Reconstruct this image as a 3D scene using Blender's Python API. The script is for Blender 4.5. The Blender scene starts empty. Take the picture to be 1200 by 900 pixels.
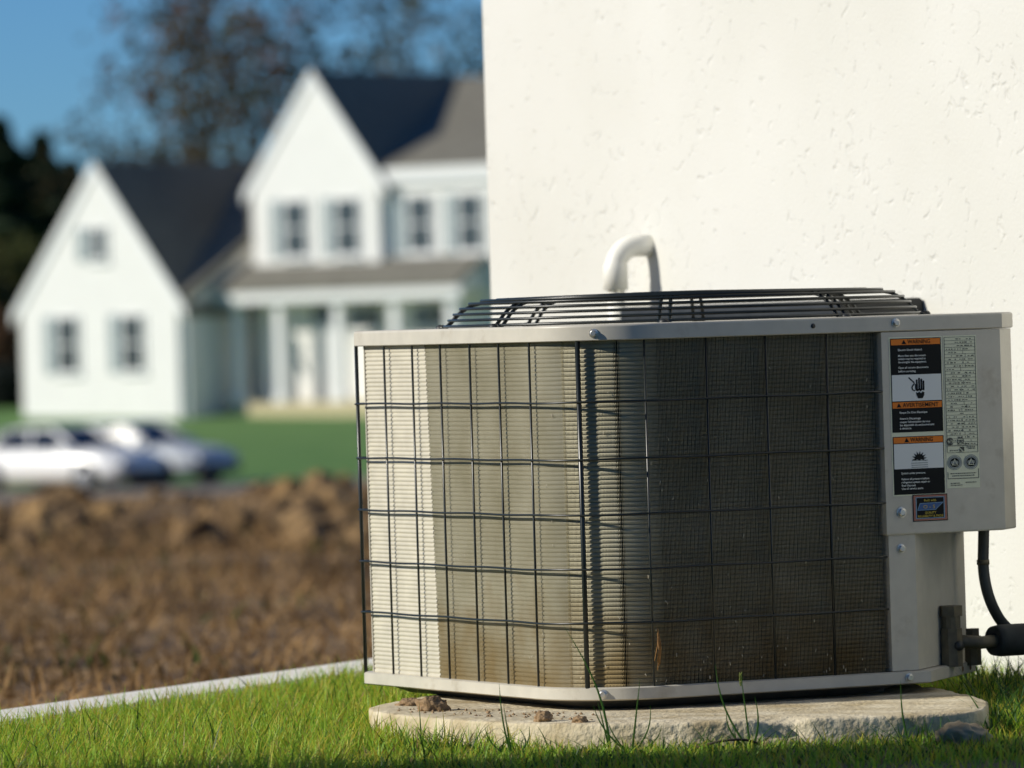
import bpy, bmesh, math, random
import numpy as np
from mathutils import Vector, Matrix, noise
R = math.radians
random.seed(7); rng = np.random.default_rng(7)
sc = bpy.context.scene
col = sc.collection

# ------------------------------------------------------------------ camera
CAM_H = 0.665; F_PX = 7500.0; PITCH = 0.0101; ROLL = 0.0299
cam_d = bpy.data.cameras.new("camera"); cam = bpy.data.objects.new("camera", cam_d); col.objects.link(cam)
cam_d.sensor_width = 36.0; cam_d.lens = F_PX / 1200 * 36.0
cam_d.clip_start = 0.1; cam_d.clip_end = 9000
cam.matrix_world = (Matrix.Translation((0, 0, CAM_H)) @ Matrix.Rotation(math.pi / 2 - PITCH, 4, 'X')
                    @ Matrix.Rotation(-ROLL, 4, 'Z'))
cam_d.dof.use_dof = True; cam_d.dof.focus_distance = 10.05; cam_d.dof.aperture_fstop = 6.8
sc.camera = cam

# ------------------------------------------------------------------ sky, sun, exposure
SUN_EL = R(27.0)
SUN_AZ = R(10)                              # degrees the sun stands in front of due left
sun_dir = Vector((-math.cos(SUN_AZ) * math.cos(SUN_EL), -math.sin(SUN_AZ) * math.cos(SUN_EL), math.sin(SUN_EL)))
w = bpy.data.worlds.new("World"); sc.world = w; w.use_nodes = True
nt = w.node_tree; nt.nodes.clear()
sky = nt.nodes.new('ShaderNodeTexSky'); sky.sky_type = 'NISHITA'; sky.sun_disc = False
sky.sun_elevation = SUN_EL
sky.sun_rotation = math.atan2(sun_dir.x, sun_dir.y)
sky.air_density = 1.0; sky.dust_density = 0.0; sky.ozone_density = 3.0; sky.altitude = 2500
bg = nt.nodes.new('ShaderNodeBackground'); bg.inputs['Strength'].default_value = 0.06
wo = nt.nodes.new('ShaderNodeOutputWorld')
tn = nt.nodes.new('ShaderNodeMix'); tn.data_type = 'RGBA'; tn.blend_type = 'MULTIPLY'; tn.inputs[0].default_value = 1.0
tn.inputs[7].default_value = (0.58, 1.02, 1.50, 1)          # polarised slide-film blue, the same over the whole dome
nt.links.new(sky.outputs[0], tn.inputs[6]); nt.links.new(tn.outputs[2], bg.inputs[0]); nt.links.new(bg.outputs[0], wo.inputs[0])
sl = bpy.data.lights.new("sun", 'SUN'); sl.energy = 4.8; sl.angle = R(0.5); sl.color = (1.0, 0.948, 0.84)
so = bpy.data.objects.new("sun", sl); col.objects.link(so)
so.rotation_euler = sun_dir.to_track_quat('Z', 'Y').to_euler(); so.location = sun_dir * 50
sc.view_settings.view_transform = 'Standard'; sc.view_settings.look = 'None'
sc.view_settings.exposure = 0.0; sc.view_settings.gamma = 1.0; sc.view_settings.use_curve_mapping = False
sc.render.engine = 'CYCLES'
sc.cycles.use_denoising = True
sc.cycles.max_bounces = 8

# ------------------------------------------------------------------ helpers
def unproj(x, y, D):
    """world point at depth D that a pixel of the photograph shows (used for measuring where things stand)"""
    X, Z = x - 600, 450 - y
    px = X * math.cos(ROLL) + Z * math.sin(ROLL); pz = -X * math.sin(ROLL) + Z * math.cos(ROLL)
    d = Vector((px / F_PX, math.cos(PITCH) + pz / F_PX * math.sin(PITCH), pz / F_PX * math.cos(PITCH) - math.sin(PITCH)))
    return Vector((0, 0, CAM_H)) + d * (D / d.y)

_mats = {}
def mat(name, c, rough=0.6, var=0.0, scale=8.0, metal=0.0, bump=0.0, bscale=40.0, bdist=0.01, c2=None, detail=5.0,
        transl=0.0, attr=None, spec=0.5, coords='Object', stretch=None):
    if name in _mats: return _mats[name]
    m = bpy.data.materials.new(name); m.use_nodes = True; _mats[name] = m
    t = m.node_tree; n = t.nodes; L = t.links
    b = n['Principled BSDF']
    b.inputs['Roughness'].default_value = rough; b.inputs['Metallic'].default_value = metal
    b.inputs['Specular IOR Level'].default_value = spec
    b.inputs['Base Color'].default_value = (*c, 1)
    tc = n.new('ShaderNodeTexCoord'); vec = tc.outputs[coords]
    if stretch:
        mp = n.new('ShaderNodeMapping'); mp.inputs['Scale'].default_value = stretch
        L.new(vec, mp.inputs[0]); vec = mp.outputs[0]
    colsock = None
    if attr:
        a = n.new('ShaderNodeAttribute'); a.attribute_name = attr; colsock = a.outputs['Color']
    elif var > 0 or c2:
        nz = n.new('ShaderNodeTexNoise'); nz.inputs['Scale'].default_value = scale; nz.inputs['Detail'].default_value = detail
        L.new(vec, nz.inputs['Vector'])
        rp = n.new('ShaderNodeValToRGB'); rp.color_ramp.elements[0].position = 0.3; rp.color_ramp.elements[1].position = 0.7
        d = c2 if c2 else tuple(min(1, v * (1 + var)) for v in c)
        e = c if c2 else tuple(v * (1 - var) for v in c)
        rp.color_ramp.elements[0].color = (*e, 1); rp.color_ramp.elements[1].color = (*d, 1)
        L.new(nz.outputs[0], rp.inputs[0]); colsock = rp.outputs[0]
    if colsock: L.new(colsock, b.inputs['Base Color'])
    if bump > 0:
        nb = n.new('ShaderNodeTexNoise'); nb.inputs['Scale'].default_value = bscale; nb.inputs['Detail'].default_value = 6
        L.new(vec, nb.inputs['Vector'])
        bp = n.new('ShaderNodeBump'); bp.inputs['Strength'].default_value = bump; bp.inputs['Distance'].default_value = bdist
        L.new(nb.outputs[0], bp.inputs['Height']); L.new(bp.outputs[0], b.inputs['Normal'])
    if transl > 0:
        tr = n.new('ShaderNodeBsdfTranslucent'); mx = n.new('ShaderNodeMixShader'); mx.inputs[0].default_value = transl
        if colsock: L.new(colsock, tr.inputs[0])
        else: tr.inputs[0].default_value = (*c, 1)
        out = n['Material Output']
        L.new(b.outputs[0], mx.inputs[1]); L.new(tr.outputs[0], mx.inputs[2]); L.new(mx.outputs[0], out.inputs[0])
    return m

class MB:
    def __init__(s): s.v = []; s.f = []; s.smooth = []
    def add(s, vs, fs, smooth=False):
        o = len(s.v); s.v += [tuple(p) for p in vs]; s.f += [tuple(i + o for i in f) for f in fs]
        s.smooth += [smooth] * len(fs); return s
    def box(s, x0, x1, y0, y1, z0, z1):
        return s.add([(x0, y0, z0), (x1, y0, z0), (x1, y1, z0), (x0, y1, z0), (x0, y0, z1), (x1, y0, z1), (x1, y1, z1), (x0, y1, z1)],
                     [(0, 3, 2, 1), (4, 5, 6, 7), (0, 1, 5, 4), (1, 2, 6, 5), (2, 3, 7, 6), (3, 0, 4, 7)])
    def tube(s, path, r, n=8, closed=False, smooth=True, caps=True):
        P = [Vector(p) for p in path]; N = len(P)
        rr = r if isinstance(r, (list, tuple)) else [r] * N
        vs = []; prev = None
        for i, p in enumerate(P):
            a = P[i - 1] if (i > 0 or closed) else P[0]; b = P[(i + 1) % N] if (i < N - 1 or closed) else P[-1]
            t = (b - a).normalized()
            if prev is None:
                prev = t.orthogonal().normalized()
                if abs(t.z) < 0.9: prev = t.cross(Vector((0, 0, 1))).normalized()
            x = (prev - t * prev.dot(t)).normalized(); y = t.cross(x); prev = x
            for k in range(n):
                a_ = 2 * math.pi * k / n
                vs.append(p + (x * math.cos(a_) + y * math.sin(a_)) * rr[i])
        fs = []
        for i in range(N if closed else N - 1):
            j = (i + 1) % N
            for k in range(n):
                k2 = (k + 1) % n
                fs.append((i * n + k, i * n + k2, j * n + k2, j * n + k))
        s.add(vs, fs, smooth)
        if caps and not closed:
            o = len(s.v) - N * n
            s.f += [tuple(o + k for k in reversed(range(n))), tuple(o + (N - 1) * n + k for k in range(n))]
            s.smooth += [False, False]
        return s
    def prism(s, outline, z0, z1, axis='z'):
        n = len(outline)
        if axis == 'z': vs = [(x, y, z0) for x, y in outline] + [(x, y, z1) for x, y in outline]
        elif axis == 'y': vs = [(x, z0, y) for x, y in outline] + [(x, z1, y) for x, y in outline]
        else: vs = [(z0, x, y) for x, y in outline] + [(z1, x, y) for x, y in outline]
        fs = [tuple(reversed(range(n))), tuple(range(n, 2 * n))]
        fs += [(i, (i + 1) % n, n + (i + 1) % n, n + i) for i in range(n)]
        return s.add(vs, fs)
    def lathe(s, prof, n=24, c=(0, 0, 0), axis='z', smooth=True):
        vs = []
        for r, h in prof:
            for k in range(n):
                a = 2 * math.pi * k / n
                if axis == 'z': p = (c[0] + r * math.cos(a), c[1] + r * math.sin(a), c[2] + h)
                elif axis == 'y': p = (c[0] + r * math.cos(a), c[1] + h, c[2] + r * math.sin(a))
                else: p = (c[0] + h, c[1] + r * math.cos(a), c[2] + r * math.sin(a))
                vs.append(p)
        fs = [(i * n + k, i * n + (k + 1) % n, (i + 1) * n + (k + 1) % n, (i + 1) * n + k) for i in range(len(prof) - 1) for k in range(n)]
        return s.add(vs, fs, smooth)
    def build(s, name, m, parent=None, fix=True, sharp=None):
        me = bpy.data.meshes.new(name); me.from_pydata(s.v, [], s.f)
        me.polygons.foreach_set('use_smooth', s.smooth); me.materials.append(m)
        if fix:
            bm = bmesh.new(); bm.from_mesh(me); bmesh.ops.recalc_face_normals(bm, faces=bm.faces); bm.to_mesh(me); bm.free()
        if sharp: me.set_sharp_from_angle(angle=R(sharp))
        me.update()
        return link(name, me, parent)
def link(name, me, parent=None):
    o = bpy.data.objects.new(name, me); col.objects.link(o)
    if parent: o.parent = parent
    return o
def tag(o, label=None, cat=None, group=None, kind=None):
    if label: o['label'] = label
    if cat: o['category'] = cat
    if group: o['group'] = group
    if kind: o['kind'] = kind
    return o
def thing(name, label, cat, loc=(0, 0, 0), rz=0, group=None):
    o = bpy.data.objects.new(name, None); col.objects.link(o); o.empty_display_size = 0.1
    o.location = loc; o.rotation_euler = (0, 0, rz); return tag(o, label, cat, group)
def box(name, m, p, *a): return MB().box(*a).build(name, m, p)
def np_mesh(name, V, Fq, m, parent=None, colors=None, smooth=False):
    """big mesh from numpy arrays: V (n,3), Fq (k,3|4)"""
    me = bpy.data.meshes.new(name); n = len(V); k, c = Fq.shape
    me.vertices.add(n); me.vertices.foreach_set('co', V.astype(np.float32).ravel())
    me.loops.add(k * c); me.loops.foreach_set('vertex_index', Fq.astype(np.int32).ravel())
    me.polygons.add(k); me.polygons.foreach_set('loop_start', np.arange(0, k * c, c, dtype=np.int32))
    me.polygons.foreach_set('loop_total', np.full(k, c, dtype=np.int32))
    me.polygons.foreach_set('use_smooth', np.full(k, smooth))
    if colors is not None:
        a = me.color_attributes.new('tint', 'FLOAT_COLOR', 'POINT')
        a.data.foreach_set('color', np.concatenate([colors, np.ones((n, 1))], 1).astype(np.float32).ravel())
    me.materials.append(m); me.update(calc_edges=True); me.validate()
    return link(name, me, parent)
def fbm(x, y, z=0.0, o=4): return noise.fractal(Vector((x, y, z)), 1.0, 2.0, o)

# ------------------------------------------------------------------ materials
PAINT = mat('beige_paint', (0.555, 0.52, 0.435), 0.42, var=0.06, scale=30, bump=0.05, bscale=500, bdist=0.001)
WIRE = mat('guard_wire_coating', (0.012, 0.016, 0.015), 0.33)
_n = PAINT.node_tree.nodes; _l = PAINT.node_tree.links; _tc = _n.new('ShaderNodeTexCoord')
_nz = _n.new('ShaderNodeTexNoise'); _nz.inputs['Scale'].default_value = 11; _nz.inputs['Detail'].default_value = 9; _nz.inputs['Roughness'].default_value = 0.72; _l.new(_tc.outputs['Object'], _nz.inputs['Vector'])
_rp = _n.new('ShaderNodeValToRGB'); _rp.color_ramp.elements[0].position = 0.56; _rp.color_ramp.elements[1].position = 0.80; _rp.color_ramp.elements[0].color = (0, 0, 0, 1); _rp.color_ramp.elements[1].color = (0.75, 0.75, 0.75, 1); _l.new(_nz.outputs[0], _rp.inputs[0])
_mx = _n.new('ShaderNodeMix'); _mx.data_type = 'RGBA'; _mx.inputs[7].default_value = (0.30, 0.25, 0.17, 1); _b = _n['Principled BSDF']; _src = _b.inputs['Base Color'].links[0].from_socket
_l.new(_rp.outputs[0], _mx.inputs[0]); _l.new(_src, _mx.inputs[6]); _l.new(_mx.outputs[2], _b.inputs['Base Color'])      # chalky grime on the paint
STEEL = mat('zinc_screw', (0.62, 0.6, 0.55), 0.35, metal=0.8, var=0.15, scale=200)
FIN = mat('dirty_fins', (0.44, 0.40, 0.27), 0.6, c2=(0.58, 0.54, 0.40), scale=9, spec=0.2)
FIN_B = mat('bare_fins', (0.53, 0.495, 0.395), 0.55, var=0.08, scale=30)
_n = FIN.node_tree.nodes; _l = FIN.node_tree.links
_tc = _n.new('ShaderNodeTexCoord'); _sx = _n.new('ShaderNodeSeparateXYZ'); _nz = _n.new('ShaderNodeTexNoise'); _nz.inputs['Scale'].default_value = 16; _nz.inputs['Detail'].default_value = 7
_l.new(_tc.outputs['Object'], _sx.inputs[0]); _l.new(_tc.outputs['Object'], _nz.inputs['Vector'])
_ma = _n.new('ShaderNodeMath'); _ma.operation = 'MULTIPLY_ADD'; _ma.inputs[1].default_value = 0.30; _l.new(_nz.outputs[0], _ma.inputs[0]); _l.new(_sx.outputs[2], _ma.inputs[2])
_rp = _n.new('ShaderNodeValToRGB'); _rp.color_ramp.elements[0].position = 0.17; _rp.color_ramp.elements[1].position = 0.34
_rp.color_ramp.elements[0].color = (1, 1, 1, 1); _rp.color_ramp.elements[1].color = (0, 0, 0, 1); _l.new(_ma.outputs[0], _rp.inputs[0])
_mx = _n.new('ShaderNodeMix'); _mx.data_type = 'RGBA'; _mx.inputs[7].default_value = (0.36, 0.27, 0.13, 1)
_b = _n['Principled BSDF']; _src = _b.inputs['Base Color'].links[0].from_socket
_l.new(_rp.outputs[0], _mx.inputs[0]); _l.new(_src, _mx.inputs[6]); _l.new(_mx.outputs[2], _b.inputs['Base Color'])
CORE = mat('coil_core', (0.03, 0.028, 0.022), 0.8)
DARK = mat('dark_metal', (0.02, 0.022, 0.022), 0.5, var=0.3, scale=20)
CONC = mat('weathered_concrete', (0.44, 0.35, 0.20), 0.95, c2=(0.72, 0.64, 0.47), scale=14, bump=0.9, bscale=90, bdist=0.006, detail=9)
SOIL = mat('dry_soil', (0.20, 0.125, 0.06), 0.95, c2=(0.40, 0.27, 0.15), scale=60, bump=0.8, bscale=150, bdist=0.006)
GRASS = mat('grass_blade', (0.1, 0.2, 0.03), 0.5, attr='tint', transl=0.42, spec=0.35)

# ------------------------------------------------------------------ terrain
A = R(26.18); U = Vector((math.cos(A), math.sin(A), 0)); Vd = Vector((-math.sin(A), math.cos(A), 0))
UC = Vector((0.0937, 10.0, 0.0))          # sharp front corner of the unit on plan
G = 0.40                                   # gap between unit and wall
# edging line on plan
E0 = unproj(0, 842, 10.65); E1 = unproj(404, 785, 11.83)
ED = Vector((E1.x - E0.x, E1.y - E0.y, 0)).normalized(); EN = Vector((-ED.y, ED.x, 0))
def edge_dist(x, y): return (x - E0.x) * EN.x + (y - E0.y) * EN.y     # > 0 beyond the edging
def base_z(x, y):
    """the land beyond the lawn: falls gently to the street, rises again to the far house"""
    if y < 12: z = 0.0
    elif y < 138: z = -0.0222 * (y - 12)
    elif y < 147: z = -2.80
    elif y < 200: z = -2.80 + (y - 147) * 0.0245
    else: z = -1.5
    return z
def dirt_z(x, y):
    z = base_z(x, y) - 0.10
    d = max(0.0, min(1.0, (y - 14) / 25.0))
    z += 0.035 * fbm(x * 1.5, y * 1.5) + 0.12 * d * fbm(x * 0.6, y * 0.35, 3)
    if 42 < y < 92:                        # bank of dug soil in front of the street
        cx = 62 + 3 * math.sin(x * 0.35)
        e = math.exp(-((y - cx) / 9.0) ** 2)
        ridge = 0.07 + 0.22 * fbm(x * 0.9, y * 0.3, 9) + 0.25 * abs(fbm(x * 1.9, y * 1.0, 5)) + 0.02 * (x + 3)
        z += e * max(0.0, ridge)
    return z
def sheet(name, xs, ys, zf, m, kind='structure'):
    nx, ny = len(xs), len(ys)
    V = np.array([(x, y, zf(x, y)) for y in ys for x in xs])
    i = np.arange(nx - 1)[None, :] + nx * np.arange(ny - 1)[:, None]
    Fq = np.stack([i, i + 1, i + nx + 1, i + nx], -1).reshape(-1, 4)
    o = np_mesh(name, V, Fq, m, smooth=True); o['kind'] = kind
    return o
def spread(half, n, near=0.0, p=2.0):
    t = np.linspace(-1, 1, n); return np.sign(t) * np.abs(t) ** p * half
GROUND = mat('far_ground', (0.055, 0.075, 0.02), 0.95, c2=(0.12, 0.13, 0.04), scale=0.05)
sheet('ground', list(spread(4000, 41, p=3)), list(np.concatenate([[-300, -40], np.linspace(-10, 200, 43), [260, 400, 800, 1600, 3200, 6000]])),
      lambda x, y: (base_z(x, y) if y < 200 else -1.5 - min(6.0, (y - 200) * 0.002)) - 0.6, GROUND)
DIRT = mat('bare_soil', (0.08, 0.045, 0.02), 0.95, c2=(0.38, 0.235, 0.095), scale=1.6, detail=9, bump=1.0, bscale=6, bdist=0.12)
ys = list(np.geomspace(6.5, 139, 190)); xs = list(np.concatenate([np.linspace(-70, -16, 12), np.linspace(-15, 12, 150), np.linspace(14, 70, 12)]))
sheet('dirt_field', xs, ys, dirt_z, DIRT)
FARLAWN = mat('mown_lawn', (0.075, 0.18, 0.03), 0.9, c2=(0.13, 0.25, 0.05), scale=0.45, bump=0.6, bscale=20, bdist=0.03)
sheet('house_lawn', list(np.linspace(-120, 80, 41)), list(np.linspace(141.0, 230, 45)),
      lambda x, y: base_z(x, y) + 0.02 + 0.05 * fbm(x * .1, y * .1), FARLAWN)
ASPH = mat('sandy_track', (0.34, 0.25, 0.13), 0.95, c2=(0.22, 0.15, 0.075), scale=1.2)
sheet('street', list(np.linspace(-120, 90, 43)), list(np.linspace(137.0, 141.2, 6)), lambda x, y: -2.80 + 0.01, ASPH)
# kerbs of the street
KERB = mat('kerb_concrete', (0.45, 0.43, 0.38), 0.9, var=0.1, scale=4)
for yy in (136.9, 141.0):
    k = box('street_kerb', KERB, None, -120, 90, yy, yy + 0.18, -3.1, -2.72); k['kind'] = 'structure'
# near lawn: polygon on the near side of the edging, flat
LAWN = mat('lawn_soil', (0.03, 0.045, 0.012), 0.95, c2=(0.07, 0.08, 0.025), scale=30)
lw = MB(); a_ = E0 - ED * 16; b_ = E0 + ED * 22
pts = [(a_.x, a_.y), (14, a_.y), (14, b_.y), (b_.x, b_.y)]
lw.add([(x, y, 0.0) for x, y in pts] + [(x, y, -0.9) for x, y in pts], [(0, 1, 2, 3), (7, 6, 5, 4), (0, 4, 5, 1), (1, 5, 6, 2), (2, 6, 7, 3), (3, 7, 4, 0)])
tag(lw.build('lawn', LAWN), kind='structure')
EDGE = mat('white_edging', (0.76, 0.73, 0.66), 0.8, c2=(0.85, 0.83, 0.77), scale=9, bump=0.3, bscale=40, bdist=0.004)
kb = MB()
seg = 2.4
for i in range(-6, 8):                      # lengths of edging laid end to end
    p = E0 + ED * (i * seg + 0.006); q = E0 + ED * ((i + 1) * seg - 0.006)
    m_ = MB(); dz = random.uniform(-0.004, 0.004)
    dz *= .6; prof = [(-0.004, -0.05), (-0.004, 0.014 + dz), (0.006, 0.022 + dz), (0.14, 0.026 + dz), (0.15, 0.016 + dz), (0.15, -0.30)]
    vs = [(p.x + EN.x * a, p.y + EN.y * a, z) for a, z in prof] + [(q.x + EN.x * a, q.y + EN.y * a, z) for a, z in prof]
    n_ = len(prof); m_.add(vs, [tuple(range(n_)), tuple(range(2 * n_ - 1, n_ - 1, -1))] + [(j, (j + 1) % n_, n_ + (j + 1) % n_, n_ + j) for j in range(n_)])
    tag(m_.build('kerb', EDGE), kind='structure')

# ------------------------------------------------------------------ stucco house
WB = UC + U * (0.825 + G)
t = 3.0
for _ in range(30):
    P = WB + Vd * t; t += (P.x + 0.0029 * P.y) / math.sin(A)
KC = WB + Vd * t; KC.z = 0                  # far corner of the wall
ST = bpy.data.materials.new('white_stucco'); ST.use_nodes = True
n = ST.node_tree.nodes; L = ST.node_tree.links; b = n['Principled BSDF']; b.inputs['Roughness'].default_value = 0.92
b.inputs['Specular IOR Level'].default_value = 0.15
tc = n.new('ShaderNodeTexCoord')
nz = n.new('ShaderNodeTexNoise'); nz.inputs['Scale'].default_value = 34; nz.inputs['Detail'].default_value = 4; nz.inputs['Distortion'].default_value = 0.8
nf = n.new('ShaderNodeTexNoise'); nf.inputs['Scale'].default_value = 140; nf.inputs['Detail'].default_value = 4
rp = n.new('ShaderNodeValToRGB'); rp.color_ramp.elements[0].position = 0.22; rp.color_ramp.elements[1].position = 0.385
ad = n.new('ShaderNodeMath'); ad.operation = 'MULTIPLY_ADD'; ad.inputs[1].default_value = 0.24
bp = n.new('ShaderNodeBump'); bp.inputs['Strength'].default_value = 0.5; bp.inputs['Distance'].default_value = 0.006
ms = n.new('ShaderNodeTexNoise'); ms.inputs['Scale'].default_value = 3.1; ms.inputs['Detail'].default_value = 2; L.new(tc.outputs['Object'], ms.inputs['Vector'])
mm = n.new('ShaderNodeMath'); mm.operation = 'MULTIPLY_ADD'; mm.inputs[1].default_value = 0.30; mm.inputs[2].default_value = -0.15; L.new(ms.outputs[0], mm.inputs[0])
ma = n.new('ShaderNodeMath'); ma.operation = 'ADD'; L.new(nz.outputs[0], ma.inputs[0]); L.new(mm.outputs[0], ma.inputs[1])
L.new(tc.outputs['Object'], nz.inputs['Vector']); L.new(tc.outputs['Object'], nf.inputs['Vector'])
L.new(ma.outputs[0], rp.inputs[0]); L.new(nf.outputs[0], ad.inputs[0]); L.new(rp.outputs[0], ad.inputs[2])
L.new(ad.outputs[0], bp.inputs['Height']); L.new(bp.outputs[0], b.inputs['Normal'])
rc = n.new('ShaderNodeValToRGB'); rc.color_ramp.elements[0].position = 0.3; rc.color_ramp.elements[1].position = 0.75
rc.color_ramp.elements[0].color = (0.63, 0.622, 0.565, 1); rc.color_ramp.elements[1].color = (0.70, 0.695, 0.65, 1)
n2 = n.new('ShaderNodeTexNoise'); n2.inputs['Scale'].default_value = 1.7; n2.inputs['Detail'].default_value = 6
L.new(tc.outputs['Object'], n2.inputs['Vector']); L.new(n2.outputs[0], rc.inputs[0]); L.new(rc.outputs[0], b.inputs['Base Color'])
sh = thing('stucco_house', 'white stucco house whose rough sunlit wall rises behind the air conditioner', 'house', KC, A)
WLEN = t + 1.05                              # the wall ends a little past the unit
wl = MB()
wl.box(0, 7, -WLEN, 0, -0.3, 2.95).prism([(0, 2.95), (7, 2.95), (3.5, 5.2)], -WLEN, 0, axis='y')
wl.build('wall', ST, sh)
SH1 = mat('grey_shingles', (0.10, 0.10, 0.10), 0.9, var=0.3, scale=12)
rf = MB()
for sgn in (0, 1):
    f = (lambda x: x) if sgn == 0 else (lambda x: 7 - x)
    o_ = [(f(-0.35), 2.74), (f(3.5), 5.215), (f(3.5), 5.36), (f(-0.35), 2.88)]
    rf.prism(o_, -WLEN - 0.3, 0.3, axis='y')
rf.build('roof', SH1, sh)
# vent pipe with an elbow into the wall
PVC = mat('white_pvc', (0.87, 0.85, 0.77), 0.5, var=0.05, scale=12)
vp = thing('vent_pipe', 'white plastic pipe with an elbow turning into the stucco wall', 'pipe')
def wall_pt(px, z, off):                   # point off the wall plane, found from the column it stands in
    tt = 2.0
    for _ in range(40):
        P = WB + Vd * tt - U * off; tt += (P.x - (px - 600 + 110 * ROLL) / F_PX * P.y) / math.sin(A)
    P = WB + Vd * tt - U * off; return Vector((P.x, P.y, z))
pp = wall_pt(722, 0, 0.075); zt = 0.80; pr = 0.0172
MB().tube([(pp.x, pp.y, -0.1), (pp.x, pp.y, zt - 0.045)], pr, 20).build('pipe', PVC, vp)
el = []
for k in range(13):
    th = math.pi / 2 * k / 12; q = pp + U * (0.045 * (1 - math.cos(th))); el.append((q.x, q.y, zt - 0.045 + 0.045 * math.sin(th)))
q = pp + U * 0.085; el.append((q.x, q.y, zt))
el = [(pp.x, pp.y, zt - 0.085)] + el
MB().tube(el, [pr + 0.0065] * 3 + [pr + 0.004] * (len(el) - 3), 20).build('elbow', PVC, vp)
# dark cabinet on the wall behind the unit
cb = thing('utility_cabinet', 'low dark grey metal cabinet fixed to the stucco wall behind the air conditioner', 'cabinet', WB, A)
def t_at(px, off):
    tt = 1.0
    for _ in range(40):
        P = WB + Vd * tt - U * off; tt += (P.x - (px - 600) / F_PX * P.y) / math.sin(A)
    return tt
t0 = t_at(1085, 0.0); t1 = t_at(735, 0.16)
def rrect(x0, x1, y0, y1, r, n=5):
    o = []
    for cx, cy, a0 in ((x1 - r, y0 + r, -90), (x1 - r, y1 - r, 0), (x0 + r, y1 - r, 90), (x0 + r, y0 + r, 180)):
        for k in range(n + 1):
            a = R(a0 + 90 * k / n); o.append((cx + r * math.cos(a), cy + r * math.sin(a)))
    return o
MB().prism(rrect(-0.17, 0.0, 0.25, 0.682, 0.012), t0, t1, axis='y').build('case', DARK, cb)
MB().prism(rrect(-0.176, -0.170, 0.27, 0.655, 0.002), t0 + 0.03, t1 - 0.03, axis='y').build('door', DARK, cb)

# ------------------------------------------------------------------ concrete pad
def resample(P, step, closed=True):
    out = []; n = len(P)
    for i in range(n if closed else n - 1):
        a = Vector(P[i]); b = Vector(P[(i + 1) % n]); k = max(1, int((b - a).length / step))
        for j in range(k): out.append(a.lerp(b, j / k))
    if not closed: out.append(Vector(P[-1]))
    return out
def chaikin(P, it):
    for _ in range(it):
        Q = []
        for i in range(len(P)):
            a = Vector(P[i]); b = Vector(P[(i + 1) % len(P)]); Q += [a.lerp(b, .25), a.lerp(b, .75)]
        P = Q
    return P
PADTOP = 0.045
pad_o = [(-0.235, 10.30), (-0.16, 10.10), (-0.03, 9.88), (0.10, 9.76), (0.26, 9.72), (0.50, 9.725), (0.70, 9.74), (0.765, 9.79),
         (0.79, 10.16), (0.60, 10.95), (0.30, 11.0), (0.0, 10.86), (-0.16, 10.55)]
pad_o = [(x - 0.030 - 0.02 * (x > 0.4), y) for x, y in pad_o]
po = resample(chaikin(pad_o, 2), 0.012); cpad = Vector((0.28, 10.3))
rows = [(0.55, 0.0), (0.8, 0.0), (0.93, 0.001), (0.992, 0.0), (0.998, -0.0015), (1.0, -0.005), (1.0, -0.02), (1.0, -0.03), (1.0, -0.04), (1.0, -0.05), (1.0, -0.07), (1.0, -0.12)]
vs = [(cpad.x, cpad.y, PADTOP)]; npo = len(po)
for s_, dz in rows:
    for p in po:
        q = cpad + (p - cpad) * s_; z = PADTOP + dz
        nn = (p - cpad).normalized()
        e = fbm(q.x * 14, q.y * 14, z * 25, 5) * (0.002 if s_ < 0.95 else 0.0045)
        chip = max(0, fbm(q.x * 9 + 3, q.y * 9, 1.7, 4) - 0.28) * (0.035 if -0.03 < dz and s_ > 0.97 else 0.0)
        vs.append((q.x + nn.x * (e if s_ > 0.97 else 0) - nn.x * chip, q.y + nn.y * (e if s_ > 0.97 else 0) - nn.y * chip, z + (e * .5 if s_ < .99 else 0) - chip * .5))
fs = [(0, 1 + k, 1 + (k + 1) % npo) for k in range(npo)]
for i in range(len(rows) - 1):
    for k in range(npo):
        k2 = (k + 1) % npo; fs.append((1 + i * npo + k, 1 + i * npo + k2, 1 + (i + 1) * npo + k2, 1 + (i + 1) * npo + k))
tag(MB().add(vs, fs, True).build('concrete_pad', CONC), 'rough weathered concrete pad under the air conditioner', 'concrete pad')

# ------------------------------------------------------------------ air conditioner
BZ = PADTOP
ac = thing('air_conditioner', 'beige outdoor air conditioner with black wire guard on a concrete pad', 'air conditioner', (UC.x, UC.y, BZ), A)
ZLT, ZLB, ZRT, ZRB = 0.6531 - BZ, 0.6272 - BZ, 0.0822 - BZ, 0.0611 - BZ
W, LL, RF = 0.825, 0.818, 0.1557
def outline(ins=0.0, ch=0.05, step=0.02, rf=RF, rl=0.022, rb=0.10):
    """plan of the unit, counter-clockwise from the right end of the front face; ins insets it"""
    x0, y0, x1, y1 = ins, ins, W - ins, LL - ins; P = []
    def arc(cx, cy, r, a0, a1, k=14):
        for j in range(k + 1):
            a = a0 + (a1 - a0) * j / k; P.append((cx + r * math.cos(a), cy + r * math.sin(a)))
    h = math.pi / 2
    r = max(0.004, rf - ins); arc(x0 + r, y0 + r, r, 2 * h, 3 * h)       # front corner, from left face to front face
    c = ch + 0.4 * ins
    P.append((x1 - c, y0)); P.append((x1, y0 + c))
    r = max(0.004, rb - ins); arc(x1 - r, y1 - r, r, 0, h)
    r = max(0.004, rl - ins); arc(x0 + r, y1 - r, r, h, 2 * h)
    return [tuple(p) for p in P]
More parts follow.
